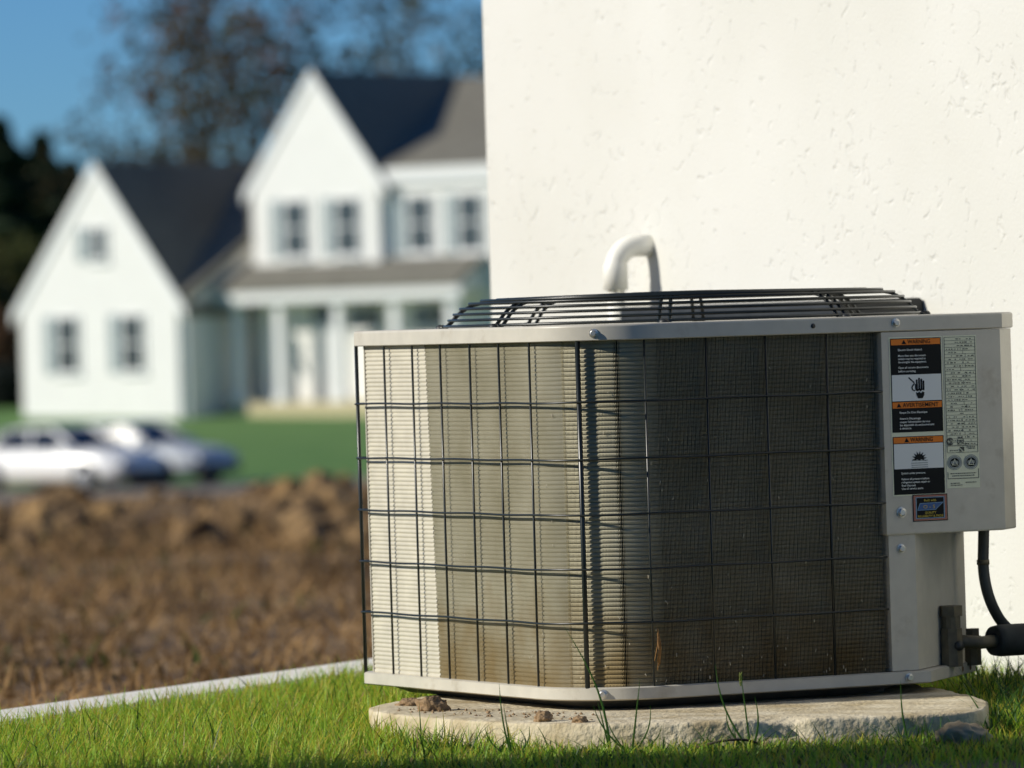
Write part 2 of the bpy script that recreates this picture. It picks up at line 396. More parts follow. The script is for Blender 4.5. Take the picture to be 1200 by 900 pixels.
def band(mb, secs, smooth=True):
    """closed shell through a list of (outline, z)"""
    n = len(secs[0][0]); vs = [(x, y, z) for o, z in secs for x, y in o]
    fs = [(i * n + k, i * n + (k + 1) % n, (i + 1) * n + (k + 1) % n, (i + 1) * n + k) for i in range(len(secs) - 1) for k in range(n)]
    return mb.add(vs, fs, smooth)
GC = Vector((0.4125, 0.409)); GR = 0.372
# lid: skirt, rounded shoulder, top plate with the fan opening
lid = MB()
secs = [(outline(0.006), ZLB + 0.003), (outline(0.006), ZLB), (outline(-0.001), ZLB), (outline(-0.003), ZLB + 0.0015), (outline(-0.003), ZLB + 0.003), (outline(-0.003), ZLT - 0.0045), (outline(-0.003), ZLT - 0.0035),
        (outline(-0.0022), ZLT - 0.0014), (outline(-0.0008), ZLT - 0.0003), (outline(0.0015), ZLT), (outline(0.005), ZLT)]
band(lid, secs)
ot = outline(0.005); circ = []
for x, y in ot:
    a = math.atan2(y - GC.y, x - GC.x); circ.append((GC.x + 0.345 * math.cos(a), GC.y + 0.345 * math.sin(a)))
band(lid, [(ot, ZLT), (circ, ZLT - 0.002), (circ, ZLT - 0.09)], False)
lido = lid.build('lid', PAINT, ac, sharp=38)
# seam-free flanged bottom rail, its right end cut back at 45 degrees
rail = MB()
CHR = 0.20
secs = [(outline(0.02, CHR), ZRT - 0.001), (outline(0.001, CHR), ZRT), (outline(-0.0025, CHR), ZRT - 0.002), (outline(-0.0025, CHR), ZRT - 0.003), (outline(-0.0025, CHR), ZRB + 0.003), (outline(-0.0025, CHR), ZRB + 0.002),
        (outline(0.001, CHR), ZRB), (outline(0.02, CHR), ZRB + 0.001)]
band(rail, secs); rail_o = rail.build('bottom_rail', PAINT, ac, sharp=38)
pan = MB()
oi = outline(0.035, CHR); oj = outline(0.06, CHR)
band(pan, [(outline(0.018, CHR), ZRB + 0.001), (oi, ZRB - 0.003), (oj, ZRB - 0.0145), (outline(0.2, CHR), ZRB - 0.0155)])
PANM = mat('base_pan_paint', (0.16, 0.15, 0.135), 0.7, var=0.2, scale=40)
pan.build('base_pan', PANM, ac)
for (u0, v0, du, dv) in ((0.12, 0.12, .08, .08), (0.52, 0.10, .08, .08), (0.12, 0.60, .08, .08), (0.6, 0.62, .08, .08)):
    box('foot', PANM, ac, u0, u0 + du, v0, v0 + dv, -0.004, ZRB - 0.010)
# coil ------------------------------------------------------------------
CI = 0.0105                                   # coil stands inside the wire guard
def perim(s, ins=0.0):
    """point on the plan at arc length s from the right tangent of the front corner (s > 0 to the right)"""
    r = RF - ins; arc = RF * math.pi / 2
    if s >= 0: return Vector((RF + s, ins)), Vector((0, -1))
    t = -s
    if t < arc:
        a = -math.pi / 2 - t / RF; d = Vector((math.cos(a), math.sin(a)))
        return Vector((RF, RF)) + d * r, d
    return Vector((ins, RF + t - arc)), Vector((-1, 0))
S_BACK = -(RF * math.pi / 2 + LL - RF - 0.03)   # back end of the left face
S_BOX = 0.562 - RF                               # where the panel starts
NROW = 77; ZC0, ZC1 = ZRT - 0.002, ZLB + 0.002
pitch_r = (ZC1 - ZC0) / NROW
# slanted border between the bare fins and the dirty ones
def s_border(z): f = (ZC1 - z) / (ZC1 - ZC0); return -(RF * math.pi / 2) - 0.40 + 0.022 * f
# core behind the fins
core = MB(); co = []
for s in np.linspace(S_BACK, S_BOX + 0.02, 90):
    p, d = perim(s, CI + 0.0125); co.append(p)
vs = [(p.x, p.y, z) for z in (ZC0, ZC1) for p in co]; k = len(co)
core.add(vs, [(i, i + 1, k + i + 1, k + i) for i in range(k - 1)], True)
bk = [(W - CI, 0.24), (W - CI, LL - CI - .02), (CI + .05, LL - CI - .02), tuple(perim(S_BACK, CI + .0125)[0])]
vs = [(x, y, z) for z in (ZC0, ZC1) for x, y in bk]
core.add(vs, [(i, i + 1, 4 + i + 1, 4 + i) for i in range(3)])
core.build('coil_core', CORE, ac)
# dirty fins: thin upright plates whose outer edge is rippled row by row
FS, FT, FD = 0.0024, 0.00052, 0.012; TILT = R(31)
ss = np.arange(-(RF * math.pi / 2) - 0.40, S_BOX + 0.015, FS)
Vl = []; Fl = []; off = 0
zz = []
for i in range(NROW):
    z0 = ZC0 + i * pitch_r
    zz += [(z0, 0.0026), (z0 + pitch_r * .18, 0.0006), (z0 + pitch_r * .5, 0.0), (z0 + pitch_r * .82, 0.0006)]
zz.append((ZC1, 0.0026)); zz = np.array(zz); nzv = len(zz)
for s in ss:
    p, d = perim(s, CI); tg = Vector((-d.y, d.x))
    keep = np.ones(nzv, bool)
    jit = random.uniform(-0.0002, 0.0002)
    ring = []
    for sd in (-1, 1):
        for dep in (0, FD):
            base = p + tg * (sd * FT / 2 + jit)
            depv = (zz[:, 1] if dep == 0 else FD)
            # each plate leans in plan, shaped so the front face reads darker
            ph = min(max(-s / RF, 0.0), math.pi / 2); fl = max(0.0, min(1.0, (math.degrees(ph) - 24) / 4, (64 - math.degrees(ph)) / 4)); tl = math.tan((TILT + R(26) * math.sin(2 * ph)) * (1 - fl) + R(-56) * fl)   # lean reversed over part of the bend, shaped to keep it lit
            ix = -d.x + tg.x * tl; iy = -d.y + tg.y * tl
            x = base.x + ix * depv + 0 * zz[:, 0]; y = base.y + iy * depv + 0 * zz[:, 0]
            ring.append(np.stack([x, y, zz[:, 0]], 1))
    # order: L outer, L inner, R outer, R inner
    Vv = np.concatenate(ring); i = np.arange(nzv - 1)
    ok = np.array([s >= s_border(zz[j, 0]) for j in range(nzv - 1)]); i = i[ok]
    if len(i) == 0: continue
    Lo, Li, Ro, Ri = i, i + nzv, i + 2 * nzv, i + 3 * nzv
    Fl.append(np.concatenate([np.stack([Lo, Ro, Ro + 1, Lo + 1], 1), np.stack([Li, Lo, Lo + 1, Li + 1], 1), np.stack([Ro, Ri, Ri + 1, Ro + 1], 1)]) + off)
    Vl.append(Vv); off += len(Vv)
fo = np_mesh('dirty_fins', np.concatenate(Vl), np.concatenate(Fl), FIN, ac); fo['kind'] = 'stuff'
# bare flattened fins at the back of the left face
bs = MB(); nb = 26; vs = []
for z, dep in zz:
    sb = s_border(z)
    for s in np.linspace(S_BACK, sb, nb):
        p, d = perim(s, CI + dep); vs.append((p.x, p.y, z))
bs.add(vs, [(i * nb + k, i * nb + k + 1, (i + 1) * nb + k + 1, (i + 1) * nb + k) for i in range(nzv - 1) for k in range(nb - 1)], True)
tag(bs.build('bare_fins', FIN_B, ac, fix=False), label='strip of clean pressed-flat fins', kind='stuff')
p, d = perim(S_BACK, CI)
box('coil_end_plate', PAINT, ac, p.x - 0.001, p.x + 0.02, p.y + 0.001, p.y + 0.004, ZC0, ZC1)
# wire guard -------------------------------------------------------------
def wobble(k): return 0.0012 * math.sin(k * 2.7) 
S0, SP = -0.0252, 0.1083
for k in range(-7, 5):
    s = S0 + k * SP
    p, d = perim(max(s, S_BACK - 0.01), 0.002); q, _ = perim(max(s, S_BACK - 0.01) + wobble(k), 0.002)
    r = 0.0040 if k == -1 else 0.0019
    if k == 4: continue
    MB().tube([(p.x, p.y, ZRT - 0.004), ((p.x + q.x) / 2, (p.y + q.y) / 2, ZRT + .2), (q.x, q.y, ZLB + 0.004)], r, 7).build('upright_wire', WIRE, ac)
p, d = perim(S_BACK - 0.016, 0.002)
MB().tube([(p.x, p.y, ZRT - 0.004), (p.x, p.y, ZLB + 0.004)], 0.0032, 7).build('upright_wire', WIRE, ac)
for fr in (0.176, 0.342, 0.502, 0.660, 0.815):
    z = ZLB - fr * (ZLB - ZRT); path = []
    for i, s in enumerate(np.linspace(S_BACK - 0.016, S_BOX - 0.0075, 70)):
        p, d = perim(s, -0.0022); path.append((p.x, p.y, z + 0.0006 * math.sin(i * 0.5 + fr * 30)))
    for (x, y) in ((0.012, LL - 0.004), (W - 0.05, LL - 0.004)): path.insert(0, (x, y, z))
    MB().tube(path, 0.0019, 6).build('level_wire', WIRE, ac)
# fan guard ----------------------------------------------------------------
def ring(r, z, wr, name):
    n_ = 72; return MB().tube([(GC.x + r * math.cos(2 * math.pi * k / n_), GC.y + r * math.sin(2 * math.pi * k / n_), z) for k in range(n_)], wr, 6, closed=True).build(name, WIRE, ac)
side = [(0.392, 0.003), (0.3845, 0.0125), (0.376, 0.022), (0.365, 0.031), (0.350, 0.039), (0.330, 0.0435)]
for r, h in side: ring(r, ZLT + h, 0.0026, 'guard_ring')
for i in range(10): ring(0.304 - 0.028 * i, ZLT + 0.0455 + 0.0004 * i, 0.0018, 'guard_ring')
for k in range(8):
    for da in (-0.022, 0.022):
        a = 2 * math.pi * k / 8 + 0.23 + da
        path = [(0.401, 0.0015), (0.392, 0.0005)] + [(r - 0.002, h - 0.003) for r, h in side[1:]] + [(0.24, 0.043), (0.05, 0.045)]
        MB().tube([(GC.x + r * math.cos(a), GC.y + r * math.sin(a), ZLT + h) for r, h in path], 0.0030, 6).build('guard_spoke', WIRE, ac)
    a = 2 * math.pi * k / 8 + 0.23
    c = (GC.x + 0.400 * math.cos(a), GC.y + 0.400 * math.sin(a))
    MB().lathe([(0.0, 0.006), (0.006, 0.0055), (0.009, 0.002), (0.009, -0.001)], 10, (c[0], c[1], ZLT)).build('guard_clip', DARK, ac)
MB().lathe([(0.0, 0.0475), (0.05, 0.0475), (0.052, 0.044), (0.0, 0.044)], 24, (GC.x, GC.y, ZLT)).build('guard_cap', DARK, ac)
# fan below the guard
fan = MB().lathe([(0.0, -0.03), (0.07, -0.03), (0.075, -0.035), (0.075, -0.16), (0.0, -0.16)], 24, (GC.x, GC.y, ZLT)).build('fan_motor', DARK, ac)
for k in range(4):
    a0 = math.pi / 2 * k; vs = []
    for i in range(6):
        rr = 0.07 + 0.26 * i / 5
        for sg in (-1, 1):
            a = a0 + sg * (0.34 - 0.02 * i); vs.append((GC.x + rr * math.cos(a), GC.y + rr * math.sin(a), ZLT - 0.075 + sg * 0.028))
    fb = MB().add(vs, [(2 * i, 2 * i + 1, 2 * i + 3, 2 * i + 2) for i in range(5)], True); fb.build('fan_blade', DARK, fan)
# corner panel and electrical box -------------------------------------------
def screw(u, v, z, nrm, r=0.0052, par=ac, name='screw'):
    """hex-head screw with washer, axis along nrm in the unit's plan"""
    mb = MB(); prof = [(0.0, 0.0055), (r * .75, 0.0055), (r, 0.0045), (r, 0.0015), (r * 1.45, 0.0012), (r * 1.5, -0.001)]
    nx, ny = nrm; tx, ty = -ny, nx; vs = []; n_ = 12
    for rr, h in prof:
        for k in range(n_):
            a = 2 * math.pi * k / n_; vs.append((u + nx * h + tx * rr * math.cos(a), v + ny * h + ty * rr * math.cos(a), z + rr * math.sin(a)))
    mb.add(vs, [(i * n_ + k, i * n_ + (k + 1) % n_, (i + 1) * n_ + (k + 1) % n_, (i + 1) * n_ + k) for i in range(len(prof) - 1) for k in range(n_)])
    return mb.build(name, STEEL, par)
ZBB = 0.301 - BZ                              # underside of the electrical box
UP = 0.609                                    # fold of the lower panel
pn = MB()
pn.prism([(0.5605, 0.0025), (UP, 0.0025), (W - 0.003, W - 0.003 - UP), (W - 0.003, 0.60), (W - 0.03, 0.60), (W - 0.03, 0.27), (UP - .01, 0.03), (0.5605, 0.03)], ZRT + 0.001, ZBB + 0.02)
pn.build('corner_panel', PAINT, ac)
be = MB(); bo = [(0.5555, -0.0015), (0.7755, -0.0015), (W - 0.0005, 0.0475), (W - 0.0005, 0.30), (0.5555, 0.30)]
def insp(o, d):                               # crude inset about the middle
    cx = sum(p[0] for p in o) / len(o); cy = sum(p[1] for p in o) / len(o)
    return [(x + (d if x < cx else -d), y + (d if y < cy else -d)) for x, y in o]
band(be, [(insp(bo, 0.15), ZBB + 0.004), (insp(bo, 0.003), ZBB), (insp(bo, 0.0006), ZBB + 0.0008), (bo, ZBB + 0.003), (bo, ZLB - 0.001), (insp(bo, 0.01), ZLB - 0.0005)], False)
bxo = be.build('electrical_box', PAINT, ac)
# screws
FRONT = (0, -1); 
def su(px): return 0.555 + (px - 1032) * 0.00154
arc_p, arc_d = perim(-0.10, -0.003)
p, d = perim(-(0.105), -0.003)
screw(p.x, p.y, (ZLB + ZLT) / 2 - 0.001, (d.x, d.y)); p2, d2 = perim(-0.107, -0.0025)
screw(p2.x, p2.y, (ZRB + ZRT) / 2, (d2.x, d2.y))
screw(0.582, -0.003, (ZLB + ZLT) / 2 + 0.001, FRONT); screw(0.588, -0.0025, (ZRB + ZRT) / 2, FRONT)
screw(0.583, 0.0025, ZBB - 0.022, FRONT)
screw(0.583, -0.0015, ZBB + 0.036, FRONT, 0.0062)
MB().lathe([(0.0, -0.0005), (0.004, -0.0005), (0.004, 0.0005)], 12, (0.431, -0.0032, (ZLB + ZLT) / 2), axis='y').build('screw_hole', DARK, ac)
screw(0.70, 0.078, (ZRB + ZRT) / 2, (0.707, -0.707), 0.004)
RUST = mat('rust', (0.13, 0.07, 0.035), 0.95, c2=(0.24, 0.15, 0.08), scale=120)
for f_ in (0.765, 0.80):
    MB().lathe([(0.0, 0.004), (0.004, 0.0035), (0.0062, 0.001), (0.0068, -0.001)], 10, (0, 0, 0), axis='z').build('rusty_rivet', RUST, ac).matrix_local = Matrix.Translation((f_ + .0018, f_ - 0.6243 - .0018, (ZRB + ZRT) / 2)) @ Matrix.Rotation(R(-45), 4, 'Z') @ Matrix.Rotation(math.pi / 2, 4, 'Y')
# stickers ---------------------------------------------------------------------
LBLK = mat('label_black', (0.012, 0.014, 0.015), 0.6, spec=0.1); LWHT = mat('label_white', (0.74, 0.76, 0.74), 0.6, spec=0.2)
LORG = mat('label_orange', (0.78, 0.22, 0.03), 0.6, spec=0.2); LCRM = mat('label_cream', (0.74, 0.75, 0.56), 0.6, spec=0.2)
LINK = mat('label_ink', (0.05, 0.055, 0.045), 0.6); LTXT = mat('label_text', (0.85, 0.88, 0.84), 0.6)
LBLU = mat('label_blue', (0.03, 0.10, 0.28), 0.5); LRED = mat('label_rose', (0.36, 0.14, 0.10), 0.5); LYEL = mat('label_yellow', (0.55, 0.42, 0.04), 0.5)
LGRY = mat('label_grey', (0.25, 0.28, 0.28), 0.5); LCYN = mat('label_pale_blue', (0.2, 0.35, 0.5), 0.5)
VF = -0.0015
def sxy(x, y):
    """sticker sheet coordinates read off the photograph -> position on the box front (metres)"""
    u = 0.5565 + (x - 1032 - 0.03 * (y - 390)) * 0.00154
    z = ZLB - (y - (387.5 - 0.031 * (x - 1030))) / 742.0
    return u, z
def quad(name, m, par, x0, y0, x1, y1, h):
    """a flat patch x0..x1, y0..y1 at height h above the box"""
    (ua, za), (ub, zb) = sxy((x0 + 0), (y0 + y1) / 2 * 0 + y0 + 0.031 * 0), sxy(x1, y1)
    u0 = sxy(x0, 480)[0]; u1 = sxy(x1, 480)[0]; z0 = sxy(1075, y0)[1]; z1 = sxy(1075, y1)[1]
    return MB().add([(u0, VF - h, z1), (u1, VF - h, z1), (u1, VF - h, z0), (u0, VF - h, z0)], [(0, 1, 2, 3)]).build(name, m, par, fix=False)
def flat(name, m, par, pts, h):
    vs = [(sxy(x, 480)[0], VF - h, sxy(1075, y)[1]) for x, y in pts]
    return MB().add(vs, [tuple(range(len(vs)))]).build(name, m, par)
def text(body, m, par, x, y, cap, h, align='LEFT', width=None, bold=0.0, name='lettering'):
    """lettering lying on the sticker; x, y = left (or middle) and baseline in sheet units, cap = capital height"""
    cu = bpy.data.curves.new('t', 'FONT'); cu.body = body; cu.size = 1.0; cu.align_x = align; cu.resolution_u = 2; cu.offset = bold
    to = bpy.data.objects.new('t', cu); col.objects.link(to)
    bpy.context.view_layer.update()
    me = bpy.data.meshes.new_from_object(to.evaluated_get(bpy.context.evaluated_depsgraph_get()))
    bpy.data.objects.remove(to); bpy.data.curves.remove(cu)
    n_ = len(me.vertices); co = np.empty(n_ * 3); me.vertices.foreach_get('co', co); co = co.reshape(-1, 3)
    s_ = cap / 742.0 / 0.70; sx = s_
    if width: sx = width * 0.00154 / max(1e-6, co[:, 0].max() - co[:, 0].min())
    u0, z0 = sxy(x, 480)[0], sxy(1075, y)[1]
    V = np.stack([u0 + co[:, 0] * sx, np.full(n_, VF - h), z0 + co[:, 1] * s_], 1)
    me.vertices.foreach_set('co', V.ravel()); me.materials.clear(); me.materials.append(m); me.name = name; me.update()
    return link(name, me, par)
def tri(par, x, y, s):
    flat('warning_triangle', LBLK, par, [(x - s, y + s * .8), (x + s, y + s * .8), (x, y - s)], 0.0011)
wl_ = quad('warning_label', LCRM, ac, 1042.5, 393, 1106.5, 582, 0.0004)
wl_['label'] = 'black, white and orange warning sticker'
quad('border', LBLK, wl_, 1044, 394.6, 1105, 506.5, 0.0007); quad('border', LBLK, wl_, 1044, 511.5, 1105, 580.5, 0.0007)
for (y0, y1, tx, wd) in ((395.5, 402.5, 'WARNING', 27), (470.5, 477.8, 'AVERTISEMENT', 43), (512.3, 519.3, 'WARNING', 27)):
    quad('orange_band', LORG, wl_, 1045, y0, 1104, y1, 0.0009)
    text(tx, LBLK, wl_, 1078.5, y1 - 1.3, 4.9, 0.0012, 'CENTER', wd, 0.012); tri(wl_, 1078.5 - wd / 2 - 4.5, (y0 + y1) / 2 + .2, 2.9)
quad('picture_panel', LWHT, wl_, 1045, 438, 1104, 469.3, 0.0009)
quad('picture_panel', LWHT, wl_, 1045, 520.2, 1104, 550, 0.0009)
LINES = [(1053, 409.5, 'Electric Shock Hazard.', 29), (1053, 416.4, 'More than one disconnect', 33), (1053, 420.2, 'switch may be required to', 33), (1053, 424.0, 'de-energize this equipment.', 34),
         (1053, 430.6, 'Open all remote disconnects', 36), (1053, 434.9, 'before servicing.', 21),
         (1053, 484.0, 'Risque De Choc Electrique', 33), (1053, 491.2, 'Avant le D\u00e9pannage', 25), (1053, 495.2, "couper l'alimentation de tous", 36), (1053, 499.0, 'les dispositifs de sectionnement', 41), (1053, 502.8, '\u00e0 distance.', 14),
         (1053, 556.2, 'System under pressure.', 29), (1053, 563.2, 'Relieve all pressure before', 33), (1053, 567.0, 'refrigerant system repair or', 34), (1053, 570.8, 'final disposal.', 17), (1053, 574.6, 'Use all service parts.', 26)]
for x, y, s_, wd in LINES: text(s_, LTXT, wl_, x, y, 2.35, 0.0010, 'LEFT', wd, 0.012)
# hand and frayed wire
hd = MB()
def pg(mb, pts, h=0.0012):
    vs = [(sxy(x, 480)[0], VF - h, sxy(1075, y)[1]) for x, y in pts]; mb.add(vs, [tuple(range(len(vs)))])
for fx, y0 in ((1074.6, 443.8), (1077.4, 441.8), (1080.1, 443), (1082.6, 445.2)): pg(hd, [(fx - 1.05, y0 + .8), (fx, y0), (fx + 1.05, y0 + .8), (fx + 1.05, 456), (fx - 1.05, 456)])
pg(hd, [(1072.2, 449), (1073.4, 449.6), (1074, 456), (1073.5, 458), (1072.6, 456)])
pg(hd, [(1073.5, 455), (1083.7, 455), (1083.2, 457.5), (1080.6, 456.6), (1079.2, 458.8), (1077.4, 457), (1075.5, 458.4), (1073.6, 457)])
pg(hd, [(1073.2, 459), (1075.4, 460), (1077.4, 458.6), (1079.4, 460.5), (1081, 458.4), (1083.5, 459.5), (1083, 463), (1081.2, 466.6), (1075.8, 466.6), (1073.8, 462.5)])
hd.build('shock_pictogram', LBLK, wl_, fix=False)
def stroke(mb, pts, wd, h=0.0012):
    P = [Vector((x, y)) for x, y in pts]; a_ = []; b_ = []
    for i, p in enumerate(P):
        t_ = (P[min(i + 1, len(P) - 1)] - P[max(i - 1, 0)]).normalized(); nrm_ = Vector((-t_.y, t_.x)) * wd / 2
        a_.append(p + nrm_); b_.append(p - nrm_)
    for i in range(len(P) - 1): pg(mb, [a_[i], a_[i + 1], b_[i + 1], b_[i]], h)
wr_ = MB(); stroke(wr_, [(1065, 441.4), (1068, 444.4), (1071, 447.2), (1071.6, 449), (1069.6, 451.2), (1068.6, 453.6), (1069.4, 456), (1072, 457.6)], 1.5); wr_.build('wire_pictogram', LBLK, wl_, fix=False)
bu = MB(); ctr = Vector((1075, 538.5)); P = []
for k in range(18):
    a = R(200 - k * 220 / 17) if k % 2 else R(200 - k * 220 / 17); r_ = 9.3 if k % 2 else 5.2
    P.append((ctr.x + r_ * math.cos(a), ctr.y - r_ * math.sin(a) * 1.0))
for i in range(len(P) - 1): pg(bu, [ctr, P[i], P[i + 1]])
pg(bu, [(1071, 538), (1079, 538), (1075.5, 540.6), (1074.5, 540.6)], 0.00125); bu.build('burst_pictogram', LBLK, wl_, fix=False)
pg_ = MB(); stroke(pg_, [(1066, 540.5), (1085, 540.5), (1085, 543.5), (1065.5, 543.5), (1065.5, 546), (1085, 546), (1085, 548.5), (1065.5, 548.5)], 0.9); pg_.build('coil_pictogram', LGRY, wl_, fix=False)
# rating plate
rp_ = quad('rating_plate', LCRM, ac, 1107.5, 393, 1147.5, 575.5, 0.0004); rp_['label'] = 'pale ruled rating plate'
rl = MB(); Y = 395.0; k = 0
for i in range(34):
    y = 395 + 4.05 * i * 1.0
    if y > 525: break
    stroke(rl, [(1109, y), (1146, y)], 0.42, 0.0008)
    if i % 4 in (1, 3, 0) and i > 2: stroke(rl, [(1128 + (i % 3) * 3, y), (1128 + (i % 3) * 3, y + 4.05)], 0.4, 0.0008)
for x in (1109, 1146): stroke(rl, [(x, 395), (x, 533)], 0.6, 0.0008)
for x, y0, y1 in ((1109, 556, 564), (1146, 553, 564)): stroke(rl, [(x, y0), (x, y1)], 0.7, 0.0008)
stroke(rl, [(1109, 564), (1146, 564)], 0.8, 0.0008); stroke(rl, [(1110, 533), (1146, 533)], 0.5, 0.0008); stroke(rl, [(1110, 525), (1146, 525)], 0.4, 0.0008)
rl.build('ruling', LINK, rp_, fix=False)
mk = MB(); rr_ = random.Random(5)               # print too small to read: rows of small marks
for i in range(32):
    y = 395 + 4.05 * i + 2.3
    if y > 523: break
    x = 1111 + (i % 3) * rr_.uniform(0, 5)
    while x < 1143:
        wdt = rr_.uniform(1.0, 3.4)
        if rr_.random() < 0.62: stroke(mk, [(x, y), (min(1144.5, x + wdt), y)], rr_.uniform(0.7, 1.4), 0.0009)
        x += wdt + rr_.uniform(0.5, 2.0)
for y, x0, x1 in ((526.8, 1132, 1143), (528.6, 1134, 1143), (530.5, 1112, 1122), (558, 1112, 1143), (560.8, 1114, 1141), (569.6, 1112, 1123), (569, 1130, 1143), (572, 1112, 1126)):
    x = x0
    while x < x1: wdt = rr_.uniform(0.8, 2.2); stroke(mk, [(x, y), (min(x1, x + wdt), y)], 1.1, 0.0009); x += wdt + 0.6
mk.build('small_print', LINK, rp_, fix=False)['kind'] = 'stuff'
def annulus(mb, x, y, r0, r1, h=0.0009, n_=28, a0=0, a1=360):
    for k in range(n_):
        p = [R(a0 + (a1 - a0) * (k + j) / n_) for j in (0, 1)]
        pg(mb, [(x + r0 * math.cos(p[0]), y + r0 * math.sin(p[0])), (x + r1 * math.cos(p[0]), y + r1 * math.sin(p[0])), (x + r1 * math.cos(p[1]), y + r1 * math.sin(p[1])), (x + r0 * math.cos(p[1]), y + r0 * math.sin(p[1]))], h)
ap = MB(); annulus(ap, 1112.6, 519.6, 2.7, 4.6, a0=35, a1=325); stroke(ap, [(1114.6, 516.6), (1111.6, 517.4), (1114.4, 520.4), (1111.4, 522.6)], 1.3, 0.001); ap.build('approval_mark', LINK, rp_, fix=False)
ap = MB(); annulus(ap, 1125.2, 519.4, 3.5, 4.2); ap.build('approval_mark', LINK, rp_, fix=False)
text('UL', LINK, rp_, 1125.2, 521.4, 3.6, 0.001, 'CENTER', 4.6, 0.02)
ap = MB(); pg(ap, [(1123.6, 526.3), (1129.4, 526.3), (1129.4, 532.2)], 0.001); pg(ap, [(1123.6, 528), (1127, 532.2), (1123.6, 532.2)], 0.001); ap.build('approval_mark', LINK, rp_, fix=False)
for x in (1117.4, 1137.2):
    ap = MB(); annulus(ap, x, 544.8, 8.2, 8.9); annulus(ap, x, 544.8, 5.9, 7.6, 0.0009, 40); annulus(ap, x, 544.8, 0.0, 5.4, 0.0009); ap.build('seal', LGRY, rp_, fix=False)
    ap = MB(); annulus(ap, x, 544.8, 4.6, 5.5, 0.0011); pg(ap, [(x - 5, 546.5), (x + 5, 546.5), (x + 3.4, 549.6), (x - 3.4, 549.6)], 0.0012); stroke(ap, [(x - 4, 542.5), (x - .6, 541)], 1.6, .0012); stroke(ap, [(x + 4, 542.5), (x + .6, 541)], 1.6, .0012)
    ap.build('seal_ring', LBLK, rp_, fix=False)
    ap = MB(); stroke(ap, [(x - 3.2, 548), (x, 541.2), (x + 3.2, 548), (x - 3.4, 547.4)], 1.1, 0.0014); ap.build('seal_triangle', LCRM, rp_, fix=False)
# quality sticker
qs = quad('quality_sticker', LBLK, ac, 1065.6, 581.2, 1107.4, 613.2, 0.0007)
qs['label'] = 'small black sticker with blue emblem and rose border'
for x0, y0, x1, y1 in ((1066.6, 582.2, 1106.4, 584.2), (1066.6, 610.2, 1106.4, 612.2), (1066.6, 584.2, 1069, 610.2), (1104, 584.2, 1106.4, 610.2)): quad('border', LRED, qs, x0, y0, x1, y1, 0.0009)
for x0, y0, x1, y1 in ((1069.2, 584.4, 1103.8, 585.2), (1069.2, 609.2, 1103.8, 610), (1069.2, 585.2, 1070.2, 609.2), (1102.8, 585.2, 1103.8, 609.2)): quad('border', LCYN, qs, x0, y0, x1, y1, 0.0009)
text('Built with', LYEL, qs, 1086.5, 589.6, 2.6, 0.0011, 'CENTER', 14.5, 0.015)
flat('emblem_edge', LCYN, qs, [(1070.8, 600.2), (1074, 591.6), (1102.8, 591), (1097, 596), (1093, 600)], 0.0010)
flat('emblem', LBLU, qs, [(1071.8, 599.6), (1074.6, 592.2), (1101.2, 591.6), (1096.4, 595.6), (1092.6, 599.4)], 0.0012)
text('O - S', LYEL, qs, 1085, 598, 4.2, 0.0014, 'CENTER', 14, 0.0)
text('QUALITY', LYEL, qs, 1086.5, 604.4, 2.7, 0.0011, 'CENTER', 13.5, 0.015)
text('RELIABILITY & PRIDE', LYEL, qs, 1086.5, 608.4, 2.7, 0.0011, 'CENTER', 30.5, 0.015)

# conduit, valves and refrigerant line ------------------------------------------
RUB = mat('conduit_rubber', (0.045, 0.05, 0.048), 0.5, var=0.2, scale=30)
FOAM = mat('foam_insulation', (0.022, 0.027, 0.026), 0.8, var=0.4, scale=30, bump=0.3, bscale=60, bdist=0.004)
BRASS = mat('dirty_brass', (0.17, 0.14, 0.085), 0.6, c2=(0.09, 0.08, 0.055), scale=60, metal=0.2)
DV = 10.40
def at(x, y, D=DV): return unproj(x, y, D)
cd = thing('electrical_conduit', 'dark grey flexible conduit curving down from the electrical box', 'conduit')
path = [at(x, y, D) for x, y, D in ((1153, 610, 10.47), (1152.5, 640, 10.47), (1152, 660, 10.47), (1153.5, 678, 10.47), (1158, 698, 10.47), (1165, 715, 10.48), (1174, 730, 10.5), (1190, 745, 10.53), (1215, 760, 10.6), (1240, 775, 10.7))]
def smoothpath(P, it=2):
    for _ in range(it):
        Q = [P[0]]
        for i in range(len(P) - 1): Q += [P[i].lerp(P[i + 1], .25), P[i].lerp(P[i + 1], .75)]
        P = Q + [P[-1]]
    return P
MB().tube(smoothpath(path), 0.0092, 14).build('hose', RUB, cd)
p = at(1152, 656, 10.47); MB().tube([p, p + Vector((0, 0, -0.008))], 0.0104, 14).build('clamp', BRASS, cd)
# valve bodies stand on the cut-off corner
vb = Vector((0.735, 0.105))                    # on the 45 degree face
def hexrod(mb, c, z0, z1, r, n_=6, rot=0.0): mb.prism([(c[0] + r * math.cos(rot + 2 * math.pi * k / n_), c[1] + r * math.sin(rot + 2 * math.pi * k / n_)) for k in range(n_)], z0, z1)
zc = lambda y, x: at(x, y).z - BZ
def local(P): 
    d_ = P - Vector((UC.x, UC.y, BZ)); return Vector((d_.dot(U), d_.dot(Vd), d_.z))
v1 = local(at(1115, 755)); v1b = local(at(1115, 783)); v1t = local(at(1114, 710))
vv = MB(); hexrod(vv, v1, v1.z - 0.036, v1.z + 0.026, 0.0185, 8); vv.build('valve_body', BRASS, ac)
vv = MB(); hexrod(vv, v1, v1.z + 0.026, v1.z + 0.046, 0.0155, 12); vv.build('valve_neck', BRASS, ac)
vv = MB(); hexrod(vv, v1, v1.z + 0.046, v1.z + 0.063, 0.0195, 6, 0.3); vv.build('valve_cap', BRASS, ac)
